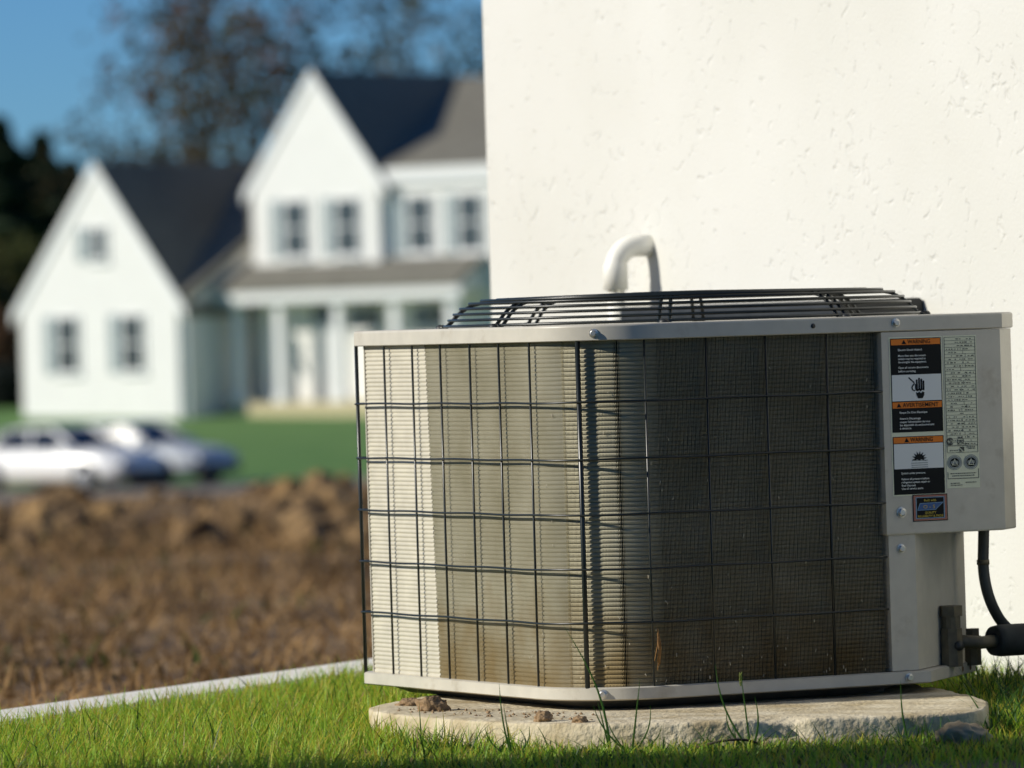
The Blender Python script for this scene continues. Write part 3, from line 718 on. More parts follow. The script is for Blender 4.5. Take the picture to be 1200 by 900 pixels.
vf = MB(); q = v1 + Vector((0.004, -0.0185, 0.0)); vf.lathe([(0.0, -0.004), (0.0075, -0.004), (0.0085, 0.0), (0.0085, 0.01)], 12, (q.x, q.y, q.z - 0.002), axis='y'); vf.build('service_port', DARK, ac)
v2 = local(at(1140, 755, 10.50))
vv = MB(); hexrod(vv, v2, v2.z - 0.034, v2.z + 0.014, 0.014, 8); vv.build('valve_body', BRASS, ac)
vv = MB(); hexrod(vv, v2, v2.z + 0.014, v2.z + 0.026, 0.0125, 6); vv.build('valve_cap', BRASS, ac)
rl_ = thing('refrigerant_line', 'black foam insulated pipe running from the brass valve towards the wall', 'pipe')
a0, a1, a2, a3 = at(1118, 751, 10.40), at(1150, 753, 10.42), at(1164, 751, 10.43), at(1290, 744, 10.55)
MB().tube([a0, a1, a2 + Vector((.01, 0, 0))], 0.0105, 16).build('copper_stub', BRASS, rl_)
MB().tube([a2, a2.lerp(a3, .06), a2.lerp(a3, .5), a3, a3 + U * 0.45], [0.024, 0.0262, 0.026, 0.026, 0.026], 20).build('insulation', FOAM, rl_)

# ------------------------------------------------------------------ dirt, stone, straw
def lump(name, m, c, r, label, cat, seed, group=None, squash=0.75, amp=0.35):
    bm = bmesh.new(); bmesh.ops.create_icosphere(bm, subdivisions=4, radius=1.0)
    for v in bm.verts:
        d = v.co.copy(); k = 1 + amp * fbm(d.x * 1.4 + seed, d.y * 1.4, d.z * 1.4, 5) + 0.12 * fbm(d.x * 5, d.y * 5 + seed, d.z * 5, 3)
        v.co = Vector((d.x * k * r[0], d.y * k * r[1], d.z * k * r[2]))
    me = bpy.data.meshes.new(name); bm.to_mesh(me); bm.free(); me.materials.append(m)
    me.polygons.foreach_set('use_smooth', [True] * len(me.polygons)); me.update()
    o = link(name, me); o.location = c
    return tag(o, label, cat, group)
def onpad(x, y): 
    for D in np.arange(9.6, 11, 0.003):
        p = unproj(x, y, D)
        if p.z <= PADTOP + 0.001: return p
    return p
p = onpad(506, 833); lump('dirt_clod', SOIL, p + Vector((0, 0.01, 0.006)), (0.026, 0.02, 0.016), 'largest crumbling clod of dirt on the concrete pad below the rail', 'dirt clod', 3)
p = onpad(480, 828); lump('dirt_clod', SOIL, p + Vector((0, 0.03, 0.002)), (0.022, 0.02, 0.009), 'flat spread of dirt on the pad beside the largest clod', 'dirt clod', 8)
p = onpad(637, 846); lump('dirt_clod', SOIL, p + Vector((0, 0.015, 0.006)), (0.014, 0.013, 0.0105), 'small round clod of dirt on the pad below the corner rod', 'dirt clod', 12)
p = onpad(680, 847); lump('dirt_clod', SOIL, p + Vector((0, 0.02, 0.002)), (0.012, 0.012, 0.0075), 'small flat clod of dirt on the pad under the rail screw', 'dirt clod', 17)
cr = MB(); r5 = random.Random(11)
for i in range(90):
    x = r5.uniform(465, 700); y = 836 + (x - 465) / 235 * 10 - r5.uniform(1, 9); p = onpad(x, y); r_ = r5.uniform(0.0012, 0.0038)
    vs = [p + Vector((r_ * a * r5.uniform(.7, 1.3), r_ * b_ * r5.uniform(.7, 1.3), r_ * c_ * r5.uniform(.6, 1.2))) for a, b_, c_ in ((1, 0, 0), (-1, 0, 0), (0, 1, 0), (0, -1, 0), (0, 0, 1), (0, 0, -.5))]
    cr.add(vs, [(0, 2, 4), (2, 1, 4), (1, 3, 4), (3, 0, 4), (2, 0, 5), (1, 2, 5), (3, 1, 5), (0, 3, 5)])
tag(cr.build('soil_crumbs', SOIL), 'crumbs of dry soil scattered over the pad edge', 'soil', kind='stuff')
STONE = mat('tan_stone', (0.30, 0.22, 0.12), 0.9, c2=(0.46, 0.36, 0.22), scale=30, bump=0.5, bscale=80, bdist=0.005)
p = unproj(1128, 872, 9.62); p.z = 0.016; lump('stone', STONE, p, (0.04, 0.03, 0.022), 'flat tan stone in the grass below the pad', 'stone', 21, amp=0.25)
STRAW = mat('dry_straw', (0.42, 0.22, 0.07), 0.8, var=0.3, scale=60, transl=0.2)
sq, sd = perim(S0 + 0.006, -0.004)
def unit_pt(s, off, z): p, d = perim(s, off); return Vector((UC.x, UC.y, BZ)) + U * p.x + Vd * p.y + Vector((0, 0, z))
st = MB()
for i in range(7):
    s_ = S0 + 0.008 + r5.uniform(-.006, .006); z_ = 0.06 + r5.uniform(0, .02)
    st.tube([unit_pt(s_ + r5.uniform(-.004, .004), -0.006, z_), unit_pt(s_ + .002, -0.007, z_ + .025), unit_pt(S0 + .006, -0.005, z_ + .05)], [0.0007, 0.0007, 0.0004], 5)
tag(st.build('straw_tuft', STRAW), 'wisp of orange dry straw caught on the wire guard', 'straw')
DEB = mat('pale_debris', (0.6, 0.55, 0.42), 0.8)
db = MB()
for i in range(95):
    s_ = r5.uniform(-0.03, S_BOX - .02) if i < 70 else r5.uniform(-0.3, 0); z_ = ZRT + (ZLB - ZRT) * (r5.random() ** 2.2) * .95 + .004; l_ = r5.uniform(0.0008, 0.003)
    pth, d = perim(s_, CI - 0.0012); p2, _ = perim(s_ + r5.uniform(-.002, .002), CI - 0.0014)
    db.tube([(pth.x, pth.y, z_), (p2.x, p2.y, z_ + l_ * 2)], [0.0007, 0.0005], 4)
tag(db.build('lint_specks', DEB, ac), kind='stuff')

# ------------------------------------------------------------------ grass
def blades(X, Y, Z0, h, wdt, lean, az, curv, cols_b, cols_t, segs=3):
    """ribbon blades, numpy; returns V, F, C"""
    n_ = len(X); dx = np.cos(az); dy = np.sin(az); sx = -dy; sy = dx
    tw = rng.uniform(-0.9, 0.9, n_); sx, sy = sx * np.cos(tw) + dx * np.sin(tw), sy * np.cos(tw) + dy * np.sin(tw)
    Vs = []; Cs = []
    for i in range(segs + 1):
        f = i / segs; r_ = lean * f + curv * f * f
        hz = h * (f - 0.35 * np.clip(lean + curv, 0, 1.4) * f * f); ww = wdt * (1 - f ** 1.6) * 0.5 if i < segs else wdt * 0.03
        cx = X + dx * h * r_; cy = Y + dy * h * r_; cz = Z0 + hz
        Vs.append(np.stack([cx - sx * ww, cy - sy * ww, cz], 1)); Vs.append(np.stack([cx + sx * ww, cy + sy * ww, cz], 1))
        c_ = cols_b * (1 - f) + cols_t * f; Cs += [c_, c_]
    V = np.stack(Vs, 1); C = np.stack(Cs, 1); k = 2 * (segs + 1)
    base = (np.arange(n_) * k)[:, None]
    Fq = np.concatenate([base + np.array([[2 * i, 2 * i + 1, 2 * i + 3, 2 * i + 2]]) for i in range(segs)], 1).reshape(-1, 4)
    return V.reshape(-1, 3), Fq, C.reshape(-1, 3)
pad_poly = np.array([(p.x, p.y) for p in chaikin(pad_o, 2)])
def in_poly(X, Y, P, grow=0.0):
    c = P.mean(0); Q = c + (P - c) * (1 + grow); ins = np.zeros(len(X), bool); j = len(Q) - 1
    for i in range(len(Q)):
        cond = ((Q[i, 1] > Y) != (Q[j, 1] > Y)) & (X < (Q[j, 0] - Q[i, 0]) * (Y - Q[i, 1]) / (Q[j, 1] - Q[i, 1] + 1e-12) + Q[i, 0]); ins ^= cond; j = i
    return ins
def lawn_mask(X, Y):
    d = (X - E0.x) * EN.x + (Y - E0.y) * EN.y
    wd_ = (X - KC.x) * U.x + (Y - KC.y) * U.y; wv = (X - KC.x) * Vd.x + (Y - KC.y) * Vd.y
    return (d < 0.0) & ~((wd_ > -0.01) & (wv < 0.0) & (wv > -WLEN)) & ~in_poly(X, Y, pad_poly, -0.005)
def lawn_cols(n_, X, Y):
    g = rng.random(n_)[:, None]; yl = (rng.random(n_) < 0.34)[:, None]; dr = (rng.random(n_) < 0.05)[:, None]
    b_ = np.array([[0.10, 0.23, 0.02]]) * (1 - g) + np.array([[0.21, 0.38, 0.03]]) * g
    t_ = np.array([[0.20, 0.43, 0.035]]) * (1 - g) + np.array([[0.44, 0.58, 0.045]]) * g
    b_ = b_ * 1.3; t_ = t_ * np.array([[1.3, 1.2, 1.2]])
    t_ = np.where(yl, np.array([[0.75, 0.55, 0.07]]), t_); t_ = np.where(dr, np.array([[0.55, 0.40, 0.18]]), t_); b_ = np.where(dr, np.array([[0.3, 0.22, 0.09]]), b_)
    return b_, t_
parts = []
def add_lawn(n_, x0, x1, y0, y1, h0, h1, w0):
    X = rng.uniform(x0, x1, n_); Y = rng.uniform(y0, y1, n_); k = lawn_mask(X, Y); X, Y = X[k], Y[k]; n_ = len(X)
    h = rng.uniform(h0, h1, n_) * (0.8 + 0.4 * rng.random(n_)) * np.where((X > -0.27) & (Y < 9.80), 0.6, 1.0); b_, t_ = lawn_cols(n_, X, Y)
    parts.append(blades(X, Y, np.zeros(n_) - 0.004, h, rng.uniform(.8, 1.25, n_) * w0, rng.uniform(0.05, 0.5, n_), rng.uniform(0, 6.28, n_), rng.uniform(0, 0.5, n_), b_, t_))
add_lawn(105000, -1.15, 1.15, 9.3, 13.6, 0.030, 0.062, 0.0026)
add_lawn(26000, -3.5, -1.15, 7.0, 11.5, 0.03, 0.06, 0.0045)
add_lawn(16000, -1.5, 2.6, 7.2, 9.3, 0.03, 0.06, 0.0045)
add_lawn(9000, -0.7, 1.15, 13.6, 17, 0.03, 0.06, 0.005)
def merge(parts):
    o = 0; Vs, Fs, Cs = [], [], []
    for V, F_, C in parts: Vs.append(V); Fs.append(F_ + o); Cs.append(C); o += len(V)
    return np.concatenate(Vs), np.concatenate(Fs), np.concatenate(Cs)
V, Fq, C = merge(parts)
tag(np_mesh('lawn_grass', V, Fq, GRASS, colors=C), 'short sunlit yellow-green lawn grass around the concrete pad', 'grass', kind='stuff')
# taller rank grass along the foot of the pad and the wall
parts = []
def rank(n_, fx, h0, h1, w0=0.0034, lean=(0.1, 0.7)):
    P = np.array([fx() for _ in range(n_)]); X, Y = P[:, 0], P[:, 1]; k = lawn_mask(X, Y); X, Y = X[k], Y[k]; n_ = len(X)
    g = rng.random(n_)[:, None]
    b_ = np.array([[0.022, 0.06, 0.014]]) * (1 - g) + np.array([[0.04, 0.10, 0.015]]) * g; t_ = np.array([[0.035, 0.11, 0.02]]) * (1 - g) + np.array([[0.09, 0.2, 0.025]]) * g
    parts.append(blades(X, Y, np.zeros(n_) - .004, rng.uniform(h0, h1, n_), rng.uniform(.7, 1.3, n_) * w0, rng.uniform(*lean, n_), rng.uniform(0, 6.28, n_), rng.uniform(0, 0.6, n_), b_, t_, 5))
def front_foot():
    i = r5.randrange(len(po)); p = po[i]
    while p.y > 10.1: i = r5.randrange(len(po)); p = po[i]
    nrm_ = (p - cpad).normalized(); d_ = 0.004 + abs(r5.gauss(0, 0.06)); return (p.x + nrm_.x * d_ * .3, p.y - d_)
rank(2600, front_foot, 0.010, 0.024)
rank(430, front_foot, 0.03, 0.072, 0.0026, (0.3, 1.1))
rank(650, lambda: (r5.uniform(-1.1, 0.0), r5.uniform(9.4, 12.2)), 0.05, 0.085, 0.0030, (0.1, 0.6))
rank(3000, lambda: (r5.uniform(-0.30, 1.0), r5.uniform(9.38, 9.62)), 0.010, 0.034, 0.0032)
rank(2200, lambda: (r5.uniform(0.72, 1.25), r5.uniform(9.75, 11.1)), 0.04, 0.11, 0.0034)
V, Fq, C = merge(parts)
tag(np_mesh('rank_grass', V, Fq, GRASS, colors=C), 'darker tall grass growing along the foot of the concrete pad', 'grass', kind='stuff')
# single weeds that stand out
def weed(label, x, y, D, stems, name='grass_weed', seedhead=False):
    p = unproj(x, y, D); p.z = 0
    root = thing(name, label, 'weed', p)
    for (tx, ty, bend, wd_) in stems:
        q = unproj(tx, ty, D) - p; pl = []
        for i in range(9):
            f = i / 8; pl.append((Vector((0, 0, 0)).lerp(q, f) + Vector((bend * math.sin(math.pi * f), -0.01 * f, 0)), wd_ * (1 - f ** 2) * .5 + 0.0002))
        vs = []
        for (c, ww) in pl: vs += [c + Vector((-ww, 0, 0)), c + Vector((0, -ww * .4, 0)), c + Vector((ww, 0, 0))]
        fs = []
        for i in range(8): fs += [(3 * i, 3 * i + 1, 3 * i + 4, 3 * i + 3), (3 * i + 1, 3 * i + 2, 3 * i + 5, 3 * i + 4)]
        MB().add(vs, fs, True).build('blade', WEED, root, fix=False)
    if seedhead:
        tx, ty, _, _ = stems[0]; q = unproj(tx, ty, D) - p; sdm = MB()
        for i in range(16):
            c = q + Vector((0.0012 * math.cos(i * 2.4), 0.0012 * math.sin(i * 2.4), -0.0012 * i)); sdm.tube([c, c + Vector((0.0012 * math.cos(i * 2.4), 0.0012 * math.sin(i * 2.4), .004))], [.0014, .0003], 5)
        sdm.build('seed_head', WEED2, root)
WEED = mat('weed_green', (0.09, 0.21, 0.03), 0.5, transl=0.4, var=0.2, scale=30)
WEED2 = mat('seed_green', (0.25, 0.30, 0.06), 0.7, transl=0.3)
weed('tall grass weed with pale seed head rising before the dark coil', 880, 880, 9.66, [(868, 790, 0.0, .0028), (838, 778, -.012, .0034), (884, 815, .008, .0034), (851, 832, -.012, .0034), (862, 852, -.01, .003)], seedhead=True)
weed('small green grass weed in front of the rail end screw', 1066, 878, 9.68, [(1055, 797, -.004, .003), (1075, 848, .006, .003), (1052, 850, -.005, .003), (1082, 840, .01, .0028)])
weed('long single blade leaning across the corner rod', 716, 878, 9.66, [(660, 732, .016, .0036), (700, 820, .0, .003)])
weed('spreading grass weed in front of the rounded pad corner', 740, 882, 9.655, [(750, 795, .0, .003), (695, 826, -.01, .0036), (762, 826, .01, .003), (775, 850, .012, .003), (712, 845, -.005, .003), (700, 862, -.01, .003)])
weed('thin upright dark grass blades before the sunlit pad end', 600, 882, 9.655, [(590, 825, .0, .0028), (585, 800, -.004, .0028), (620, 850, .01, .003), (568, 850, -.01, .003)])
TWIG = mat('dark_twig', (0.05, 0.035, 0.02), 0.8, var=0.3, scale=60)
pth = [unproj(800, 882, 9.66), unproj(822, 874, 9.65), unproj(845, 868, 9.64), unproj(872, 866, 9.65), unproj(892, 872, 9.66), unproj(902, 884, 9.67)]
tag(MB().tube(smoothpath(pth), 0.0022, 6).build('twig', TWIG), 'thin curved dark twig lying against the pad front', 'twig')

# ------------------------------------------------------------------ dead weeds and clods on the dug ground
parts = []
n_ = 26000
Y = 11 + (rng.random(n_) ** 1.5) * 42; X = rng.uniform(-1, 1, n_) * (0.13 * Y + 0.3) - 0.03 * Y
k = ((X - E0.x) * EN.x + (Y - E0.y) * EN.y) > 0.14; X, Y = X[k], Y[k]; n_ = len(X)
Z = np.array([dirt_z(x, y) for x, y in zip(X, Y)])
pt = np.array([np.clip(1 + 0.9 * fbm(x * .9, y * .35, 8) + .35 * fbm(x * 3, y * 1.2, 2), .35, 1.9) for x, y in zip(X, Y)])[:, None]; g = rng.random(n_)[:, None]; gr = (rng.random(n_) < 0.03)[:, None]
b_ = np.array([[0.14, 0.082, 0.036]]) * (1 - g) + np.array([[0.33, 0.205, 0.09]]) * g; b_ = b_ * pt; t_ = b_ * 1.25
patch = np.array([fbm(x * .8, y * .4, 4) > 0.45 for x, y in zip(X, Y)])[:, None] & (rng.random(n_) < .35)[:, None]
b_ = np.where(patch | gr, np.array([[0.05, 0.09, 0.02]]), b_); t_ = np.where(patch | gr, np.array([[0.09, 0.14, 0.03]]), t_)
parts.append(blades(X, Y, Z - .01, rng.uniform(.03, .13, n_) * (0.45 + Y / 30), rng.uniform(.006, .016, n_) * (0.5 + Y / 30), rng.uniform(0, 1.3, n_), rng.uniform(0, 6.28, n_), rng.uniform(0, .9, n_), b_, t_))
V, Fq, C = merge(parts)
DRYW = mat('dead_weed', (0.2, 0.12, 0.06), 0.9, attr='tint', transl=0.25, spec=0.1)
tag(np_mesh('dead_weeds', V, Fq, DRYW, colors=C), 'brown dead weeds covering the dug ground beyond the white edging', 'weeds', kind='stuff')
cl = []; fl = []; o_ = 0
bm = bmesh.new(); bmesh.ops.create_icosphere(bm, subdivisions=2, radius=1.0); iv = np.array([v.co[:] for v in bm.verts]); ifc = np.array([[v.index for v in f.verts] for f in bm.faces]); bm.free()
for i in range(900):
    y = r5.uniform(38, 76); x = r5.uniform(-0.1, 0.02) * y + r5.uniform(-1, 1); r_ = 0.035 + 0.17 * r5.random() ** 4
    z = dirt_z(x, y) + r_ * 0.25; sd = r5.random() * 50
    kk = np.array([1 + 0.8 * fbm(p[0] * 1.3 + sd, p[1] * 1.3, p[2] * 1.3, 3) for p in iv])[:, None]
    cl.append(iv * kk * np.array([[r_, r_, r_ * .8]]) + np.array([[x, y, z]])); fl.append(ifc + o_); o_ += len(iv)
tag(np_mesh('soil_clods', np.concatenate(cl), np.concatenate(fl), DIRT), 'heaped lumps of dug brown soil in front of the street', 'soil', kind='stuff')

# ------------------------------------------------------------------ far white house
BETA = R(35)
SID = mat('white_siding', (0.84, 0.83, 0.785), 0.7, stretch=(1, 1, 1), var=0.03, scale=2)
TRIM = mat('white_trim', (0.82, 0.82, 0.80), 0.5); SHIN = mat('charcoal_shingles', (0.14, 0.13, 0.105), 0.9, c2=(0.21, 0.20, 0.16), scale=3, detail=8)
GLS = mat('window_glass', (0.02, 0.03, 0.035), 0.08, spec=0.6); SHUT = mat('grey_shutter', (0.27, 0.33, 0.34), 0.6); DOORM = mat('white_door', (0.7, 0.7, 0.68), 0.5)
PORCH = mat('porch_floor', (0.55, 0.47, 0.28), 0.8)
HO = unproj(28, 489, 187)
hs = thing('white_house', 'white two-storey house with steep gables, dark roofs and a front porch', 'house', HO, -BETA)
K = 40.0 / (F_PX / 187)                        # photograph scale at the house
def roof_gable(name, p0, p1, ze, za, q0, q1, oh=0.02, side=0.3, th=0.16, parent=hs):
    """two slabs over a gable that faces the front; ridge runs back"""
    pm = (p0 + p1) / 2; sl = (za - ze) / (pm - p0); mb = MB()
    for sg in (-1, 1):
        e = pm + sg * (pm - p0 + side); ez = ze - sl * side
        mb.prism([(e, ez), (pm, za), (pm, za + th * 1.6), (e, ez + th * 1.6)], q0 - oh, q1, axis='y')
    r_ = mb.build(name, SHIN, parent)
    tr = MB()
    for sg in (-1, 1):                         # white rake boards
        e = pm + sg * (pm - p0 + side + .02); ez = ze - sl * (side + .02)
        tr.prism([(e, ez - .12), (pm, za - .12), (pm, za + th * 1.6 + .01), (e, ez + th * 1.6 + .01)], q0 - oh - .03, q0 - oh + .0, axis='y')
    tr.build('rake_board', TRIM, r_)
    return r_
def window(p, q, z, wd, ht, parent=hs, shut=True):
    f = MB().box(p - wd / 2 - .09, p + wd / 2 + .09, q - .05, q - .002, z - .09, z + ht + .09).build('window', TRIM, parent)
    for zz_ in (z, z + ht / 2 + .03): MB().box(p - wd / 2, p + wd / 2, q - .06, q - .045, zz_, zz_ + ht / 2 - .03).build('pane', GLS, f)
    MB().box(p - .015, p + .015, q - .068, q - .058, z, z + ht).build('glazing_bar', TRIM, f)
    MB().box(p - wd / 2 - .13, p + wd / 2 + .13, q - .10, q - .051, z - .15, z - .09).build('sill', TRIM, f)
    if shut:
        for sg in (-1,):
            s_ = MB().box(p + sg * (wd / 2 + .30) - .2, p + sg * (wd / 2 + .30) + .2, q - .06, q - .001, z - .05, z + ht + .05).build('shutter', SHUT, parent)
# left wing
GW = 5.8; ZE, ZA = 3.2, 7.1
mb = MB(); mb.prism([(0, -0.6), (GW, -0.6), (GW, ZE), (GW / 2, ZA - .05), (0, ZE)], 0, 8.2, axis='y'); mb.build('wall', SID, hs)
roof_gable('roof', 0, GW, ZE, ZA, 0, 8.2)
for p_, q_ in ((1.75, 1.3), (4.15, 1.3)): window(p_, 0, q_, 0.72, 1.55)
window(2.98, 0, 4.55, 0.55, 0.85)
# link with its own front slope and shaded end wall
LP = 6.0
mb = MB(); mb.prism([(0.15, -0.6), (6.9, -0.6), (6.9, 6.8), (0.15, 3.25)], 3.2, LP, axis='x'); mb.build('wall', SID, hs)
sl_ = (7.1 - 3.45) / 6.75
mb = MB(); mb.prism([(0.12, 3.25), (6.9, 6.8), (6.9, 7.04), (0.12, 3.49)], 3.2, LP + 0.15, axis='x'); mb.build('roof', SHIN, hs)
# main block
Q0 = 2.4; MP0, MP1 = 6.8, 11.3; MZE, MZA = 6.5, 9.75
mb = MB(); mb.prism([(MP0, -0.6), (MP1, -0.6), (MP1, MZE), ((MP0 + MP1) / 2, MZA - .3), (MP0, MZE)], Q0, Q0 + 6, axis='y'); mb.build('wall', SID, hs)
roof_gable('roof', MP0, MP1, MZE, MZA - .25, Q0, Q0 + 7.0)
mb = MB(); mb.prism([(Q0 + .3, -0.6), (Q0 + 14, -0.6), (Q0 + 14, 6.7), (Q0 + 7.15, 9.4), (Q0 + .3, 6.7)], MP0 + .3, 17.5, axis='x'); mb.build('wall', SID, hs)
mb = MB(); s2 = (9.45 - 6.75) / 6.85
mb.prism([(Q0 + .2, 6.75 - .1 * s2), (Q0 + 7.15, 9.45), (Q0 + 7.15, 9.65), (Q0 + .2, 6.95 - .1 * s2)], MP1 + .1, 17.8, axis='x')
mb.prism([(Q0 + .32, 6.76), (Q0 + 7.15, 9.45), (Q0 + 7.15, 9.65), (Q0 + .32, 6.96)], MP0 + .2, MP1 + .1, axis='x')
mb.prism([(Q0 + 14.2, 6.75 - .1 * s2), (Q0 + 7.15, 9.45), (Q0 + 7.15, 9.65), (Q0 + 14.2, 6.95 - .1 * s2)], MP0 + .2, 17.8, axis='x'); mb.build('roof', SHIN, hs)
box('fascia', TRIM, hs, MP1 + .11, 17.8, Q0 + .12, Q0 + .19, 6.4, 6.82)
for p_ in (8.35, 10.2): window(p_, Q0, 4.45, 0.78, 1.55)
for p_ in (12.55, 14.3, 16.0): window(p_, Q0 + .3, 4.45, 0.78, 1.55)
ch_ = MB().box(12.6, 13.3, Q0 + 6.8, Q0 + 7.5, 9.2, 10.9).build('chimney', TRIM, hs)
MB().box(12.5, 13.4, Q0 + 6.7, Q0 + 7.6, 10.9, 11.05).build('chimney_cap', TRIM, ch_)
# porch
PQ = 1.45; PP0, PP1 = 6.55, 14.6
mb = MB(); mb.prism([(PQ - .25, 3.42), (Q0 + .2, 4.15), (Q0 + .2, 4.3), (PQ - .25, 3.57)], PP0 - .25, PP1 + .25, axis='x'); pr_ = mb.build('porch_roof', SHIN, hs)
mb = MB(); mb.prism([(PQ, 3.3), (Q0 + .28, 3.3), (Q0 + .28, 4.12), (PQ, 3.45)], PP0 - .1, PP1 + .1, axis='x'); mb.build('porch_ceiling', SID, hs)
box('porch_beam', TRIM, hs, PP0 - .3, PP1 + .3, PQ - .22, PQ - .002, 3.12, 3.45)
box('porch_floor', PORCH, hs, PP0, PP1, PQ - .1, Q0, -0.6, 0.25)
for p_ in (PP0 + .25, 8.3, 10.4, 12.4, PP1 - .25):
    c_ = MB().box(p_ - .14, p_ + .14, PQ + .0, PQ + .28, 0.25, 3.3).build('porch_column', TRIM, hs)
    MB().box(p_ - .2, p_ + .2, PQ - .05, PQ + .34, 0.25, 0.45).build('column_base', TRIM, c_); MB().box(p_ - .2, p_ + .2, PQ - .05, PQ + .34, 3.1, 3.299).build('column_head', TRIM, c_)
for p_ in (10.75, 12.8): window(p_, Q0 + (.0 if p_ < MP1 else .3) - .0, 2.3, 1.1, 0.62, shut=False)
d_ = box('door', DOORM, hs, 8.9, 9.9, Q0 - .06, Q0 - .003, 0.25, 2.45); MB().lathe([(0, -.12), (.05, -.12), (.05, -.06)], 10, (9.75, Q0, 1.3), axis='y').build('handle', DARK, d_)
MB().box(8.9, 9.9, Q0 - .062, Q0 - .004, 2.55, 2.95).build('transom', GLS, hs)

# ------------------------------------------------------------------ parked cars
CWHITE = mat('white_car_paint', (0.85, 0.85, 0.83), 0.25, spec=0.6); CSILV = mat('silver_blue_paint', (0.58, 0.61, 0.63), 0.22, spec=0.7)
TYRE = mat('tyre_rubber', (0.015, 0.015, 0.016), 0.8); RIM = mat('wheel_rim', (0.4, 0.4, 0.4), 0.35, metal=0.6); CGL = mat('car_glass', (0.012, 0.016, 0.022), 0.05, spec=0.8)
TAIL = mat('tail_lamp', (0.5, 0.02, 0.015), 0.3); HEADL = mat('head_lamp', (0.7, 0.72, 0.72), 0.15); TRIMB = mat('black_trim', (0.02, 0.02, 0.022), 0.5)
def car(label, loc, rz, paint):
    root = thing('parked_car', label, 'car', loc, rz, group='cars parked on the street')
    def loft(st, name, m):
        vs = []; k = 0
        for x, w_, zb, zt, sh_ in st:
            half = [(w_ * .86, zb), (w_, zb + .16), (w_ * 1.0, (zb + zt) * .52), (w_ * .985, zt - .10), (w_ * sh_, zt), (0, zt + .03)]
            ring_ = [(x, -a, z) for a, z in half] + [(x, a, z) for a, z in reversed(half[:-1])]; k = len(ring_); vs += ring_
        n_ = len(st); fs = [(i * k + j, i * k + (j + 1) % k, (i + 1) * k + (j + 1) % k, (i + 1) * k + j) for i in range(n_ - 1) for j in range(k)]
        fs += [tuple(range(k)), tuple(range((n_ - 1) * k, n_ * k))]
        return MB().add(vs, fs, True).build(name, m, root)
    body = loft([(-2.36, .66, .40, .68, .85), (-2.30, .80, .28, .84, .85), (-2.0, .87, .24, .93, .82), (-1.2, .89, .22, .96, .8), (0, .90, .22, .95, .8), (1.0, .90, .22, .94, .8), (1.7, .87, .22, .86, .82), (2.2, .80, .26, .76, .84), (2.36, .66, .36, .62, .85)], 'body', paint)
    gh = [(-1.75, .72, .93), (-1.05, .60, 1.36), (0.25, .60, 1.41), (1.15, .74, .93)]
    vs = []
    for x, w_, z in gh: vs += [(x, -w_, z), (x, w_, z)]
    low = [(-1.75, .80, .90), (1.15, .82, .90)]
    vs += [(-1.7, -.80, .88), (-1.7, .80, .88), (1.1, .82, .88), (1.1, -.82, .88)]
    g_ = MB().add([(-1.75, -.74, .90), (-1.75, .74, .90), (-1.05, -.58, 1.35), (-1.05, .58, 1.35), (0.2, -.59, 1.38), (0.2, .59, 1.38), (1.12, -.76, .90), (1.12, .76, .90)],
                  [(0, 1, 3, 2), (2, 3, 5, 4), (4, 5, 7, 6), (0, 2, 4, 6), (1, 7, 5, 3), (0, 6, 7, 1)]).build('windows', CGL, root)
    MB().add([(-1.12, -.60, 1.35), (-1.12, .60, 1.35), (-1.0, -.56, 1.40), (-1.0, .56, 1.40), (0.1, -.57, 1.43), (0.1, .57, 1.43), (0.28, -.61, 1.36), (0.28, .61, 1.36)],
             [(0, 1, 3, 2), (2, 3, 5, 4), (4, 5, 7, 6), (0, 2, 4, 6), (1, 7, 5, 3), (0, 6, 7, 1)]).build('roof', paint, root)
    for sg in (-1, 1):
        for a_, b_, r_ in (((-0.35, sg * .77, .88), (-0.38, sg * .60, 1.37), .05), ((1.14, sg * .77, .88), (.22, sg * .60, 1.38), .05), ((-1.75, sg * .75, .88), (-1.08, sg * .6, 1.36), .07)): MB().tube([a_, b_], r_, 6).build('pillar', paint, root)
    for x in (-1.42, 1.38):
        for sg in (-1, 1):
            wh = MB().lathe([(.0, -.09), (.2, -.1), (.30, -.1), (.32, -.06), (.32, .06), (.30, .1), (.2, .1), (0, .09)], 20, (x, sg * .82, .32), axis='y').build('wheel', TYRE, root)
            MB().lathe([(.0, sg * .115), (.14, sg * .12), (.2, sg * .105), (.2, sg * .08)], 16, (x, sg * .82, .32), axis='y').build('rim', RIM, wh)
            MB().lathe([(.0, sg * .0), (.37, sg * .0), (.37, -sg * .05)], 20, (x, sg * .895, .33), axis='y').build('wheel_arch', TRIMB, root)
    for sg in (-1, 1):
        box('tail_lamp', TAIL, root, -2.375, -2.25, sg * .62 - .14, sg * .62 + .14, .62, .78)
        box('head_lamp', HEADL, root, 2.24, 2.36, sg * .56 - .16, sg * .56 + .16, .56, .70)
        box('door_mirror', paint, root, .75, .9, sg * .93 - .07, sg * .93 + .07, .93, 1.06)
    box('front_bumper', TRIMB, root, 2.25, 2.42, -.7, .7, .30, .46); box('rear_bumper', TRIMB, root, -2.42, -2.25, -.7, .7, .34, .5)
    return root
p = unproj(78, 574, 139.2); p.z = -2.79; car('white saloon car on the street, parked nearer the dug soil', p, R(-40), CWHITE)
p = unproj(160, 568, 142.2); p.z = -2.79; car('silver-blue saloon car parked behind the white one, dark windows', p, R(-36), CSILV)

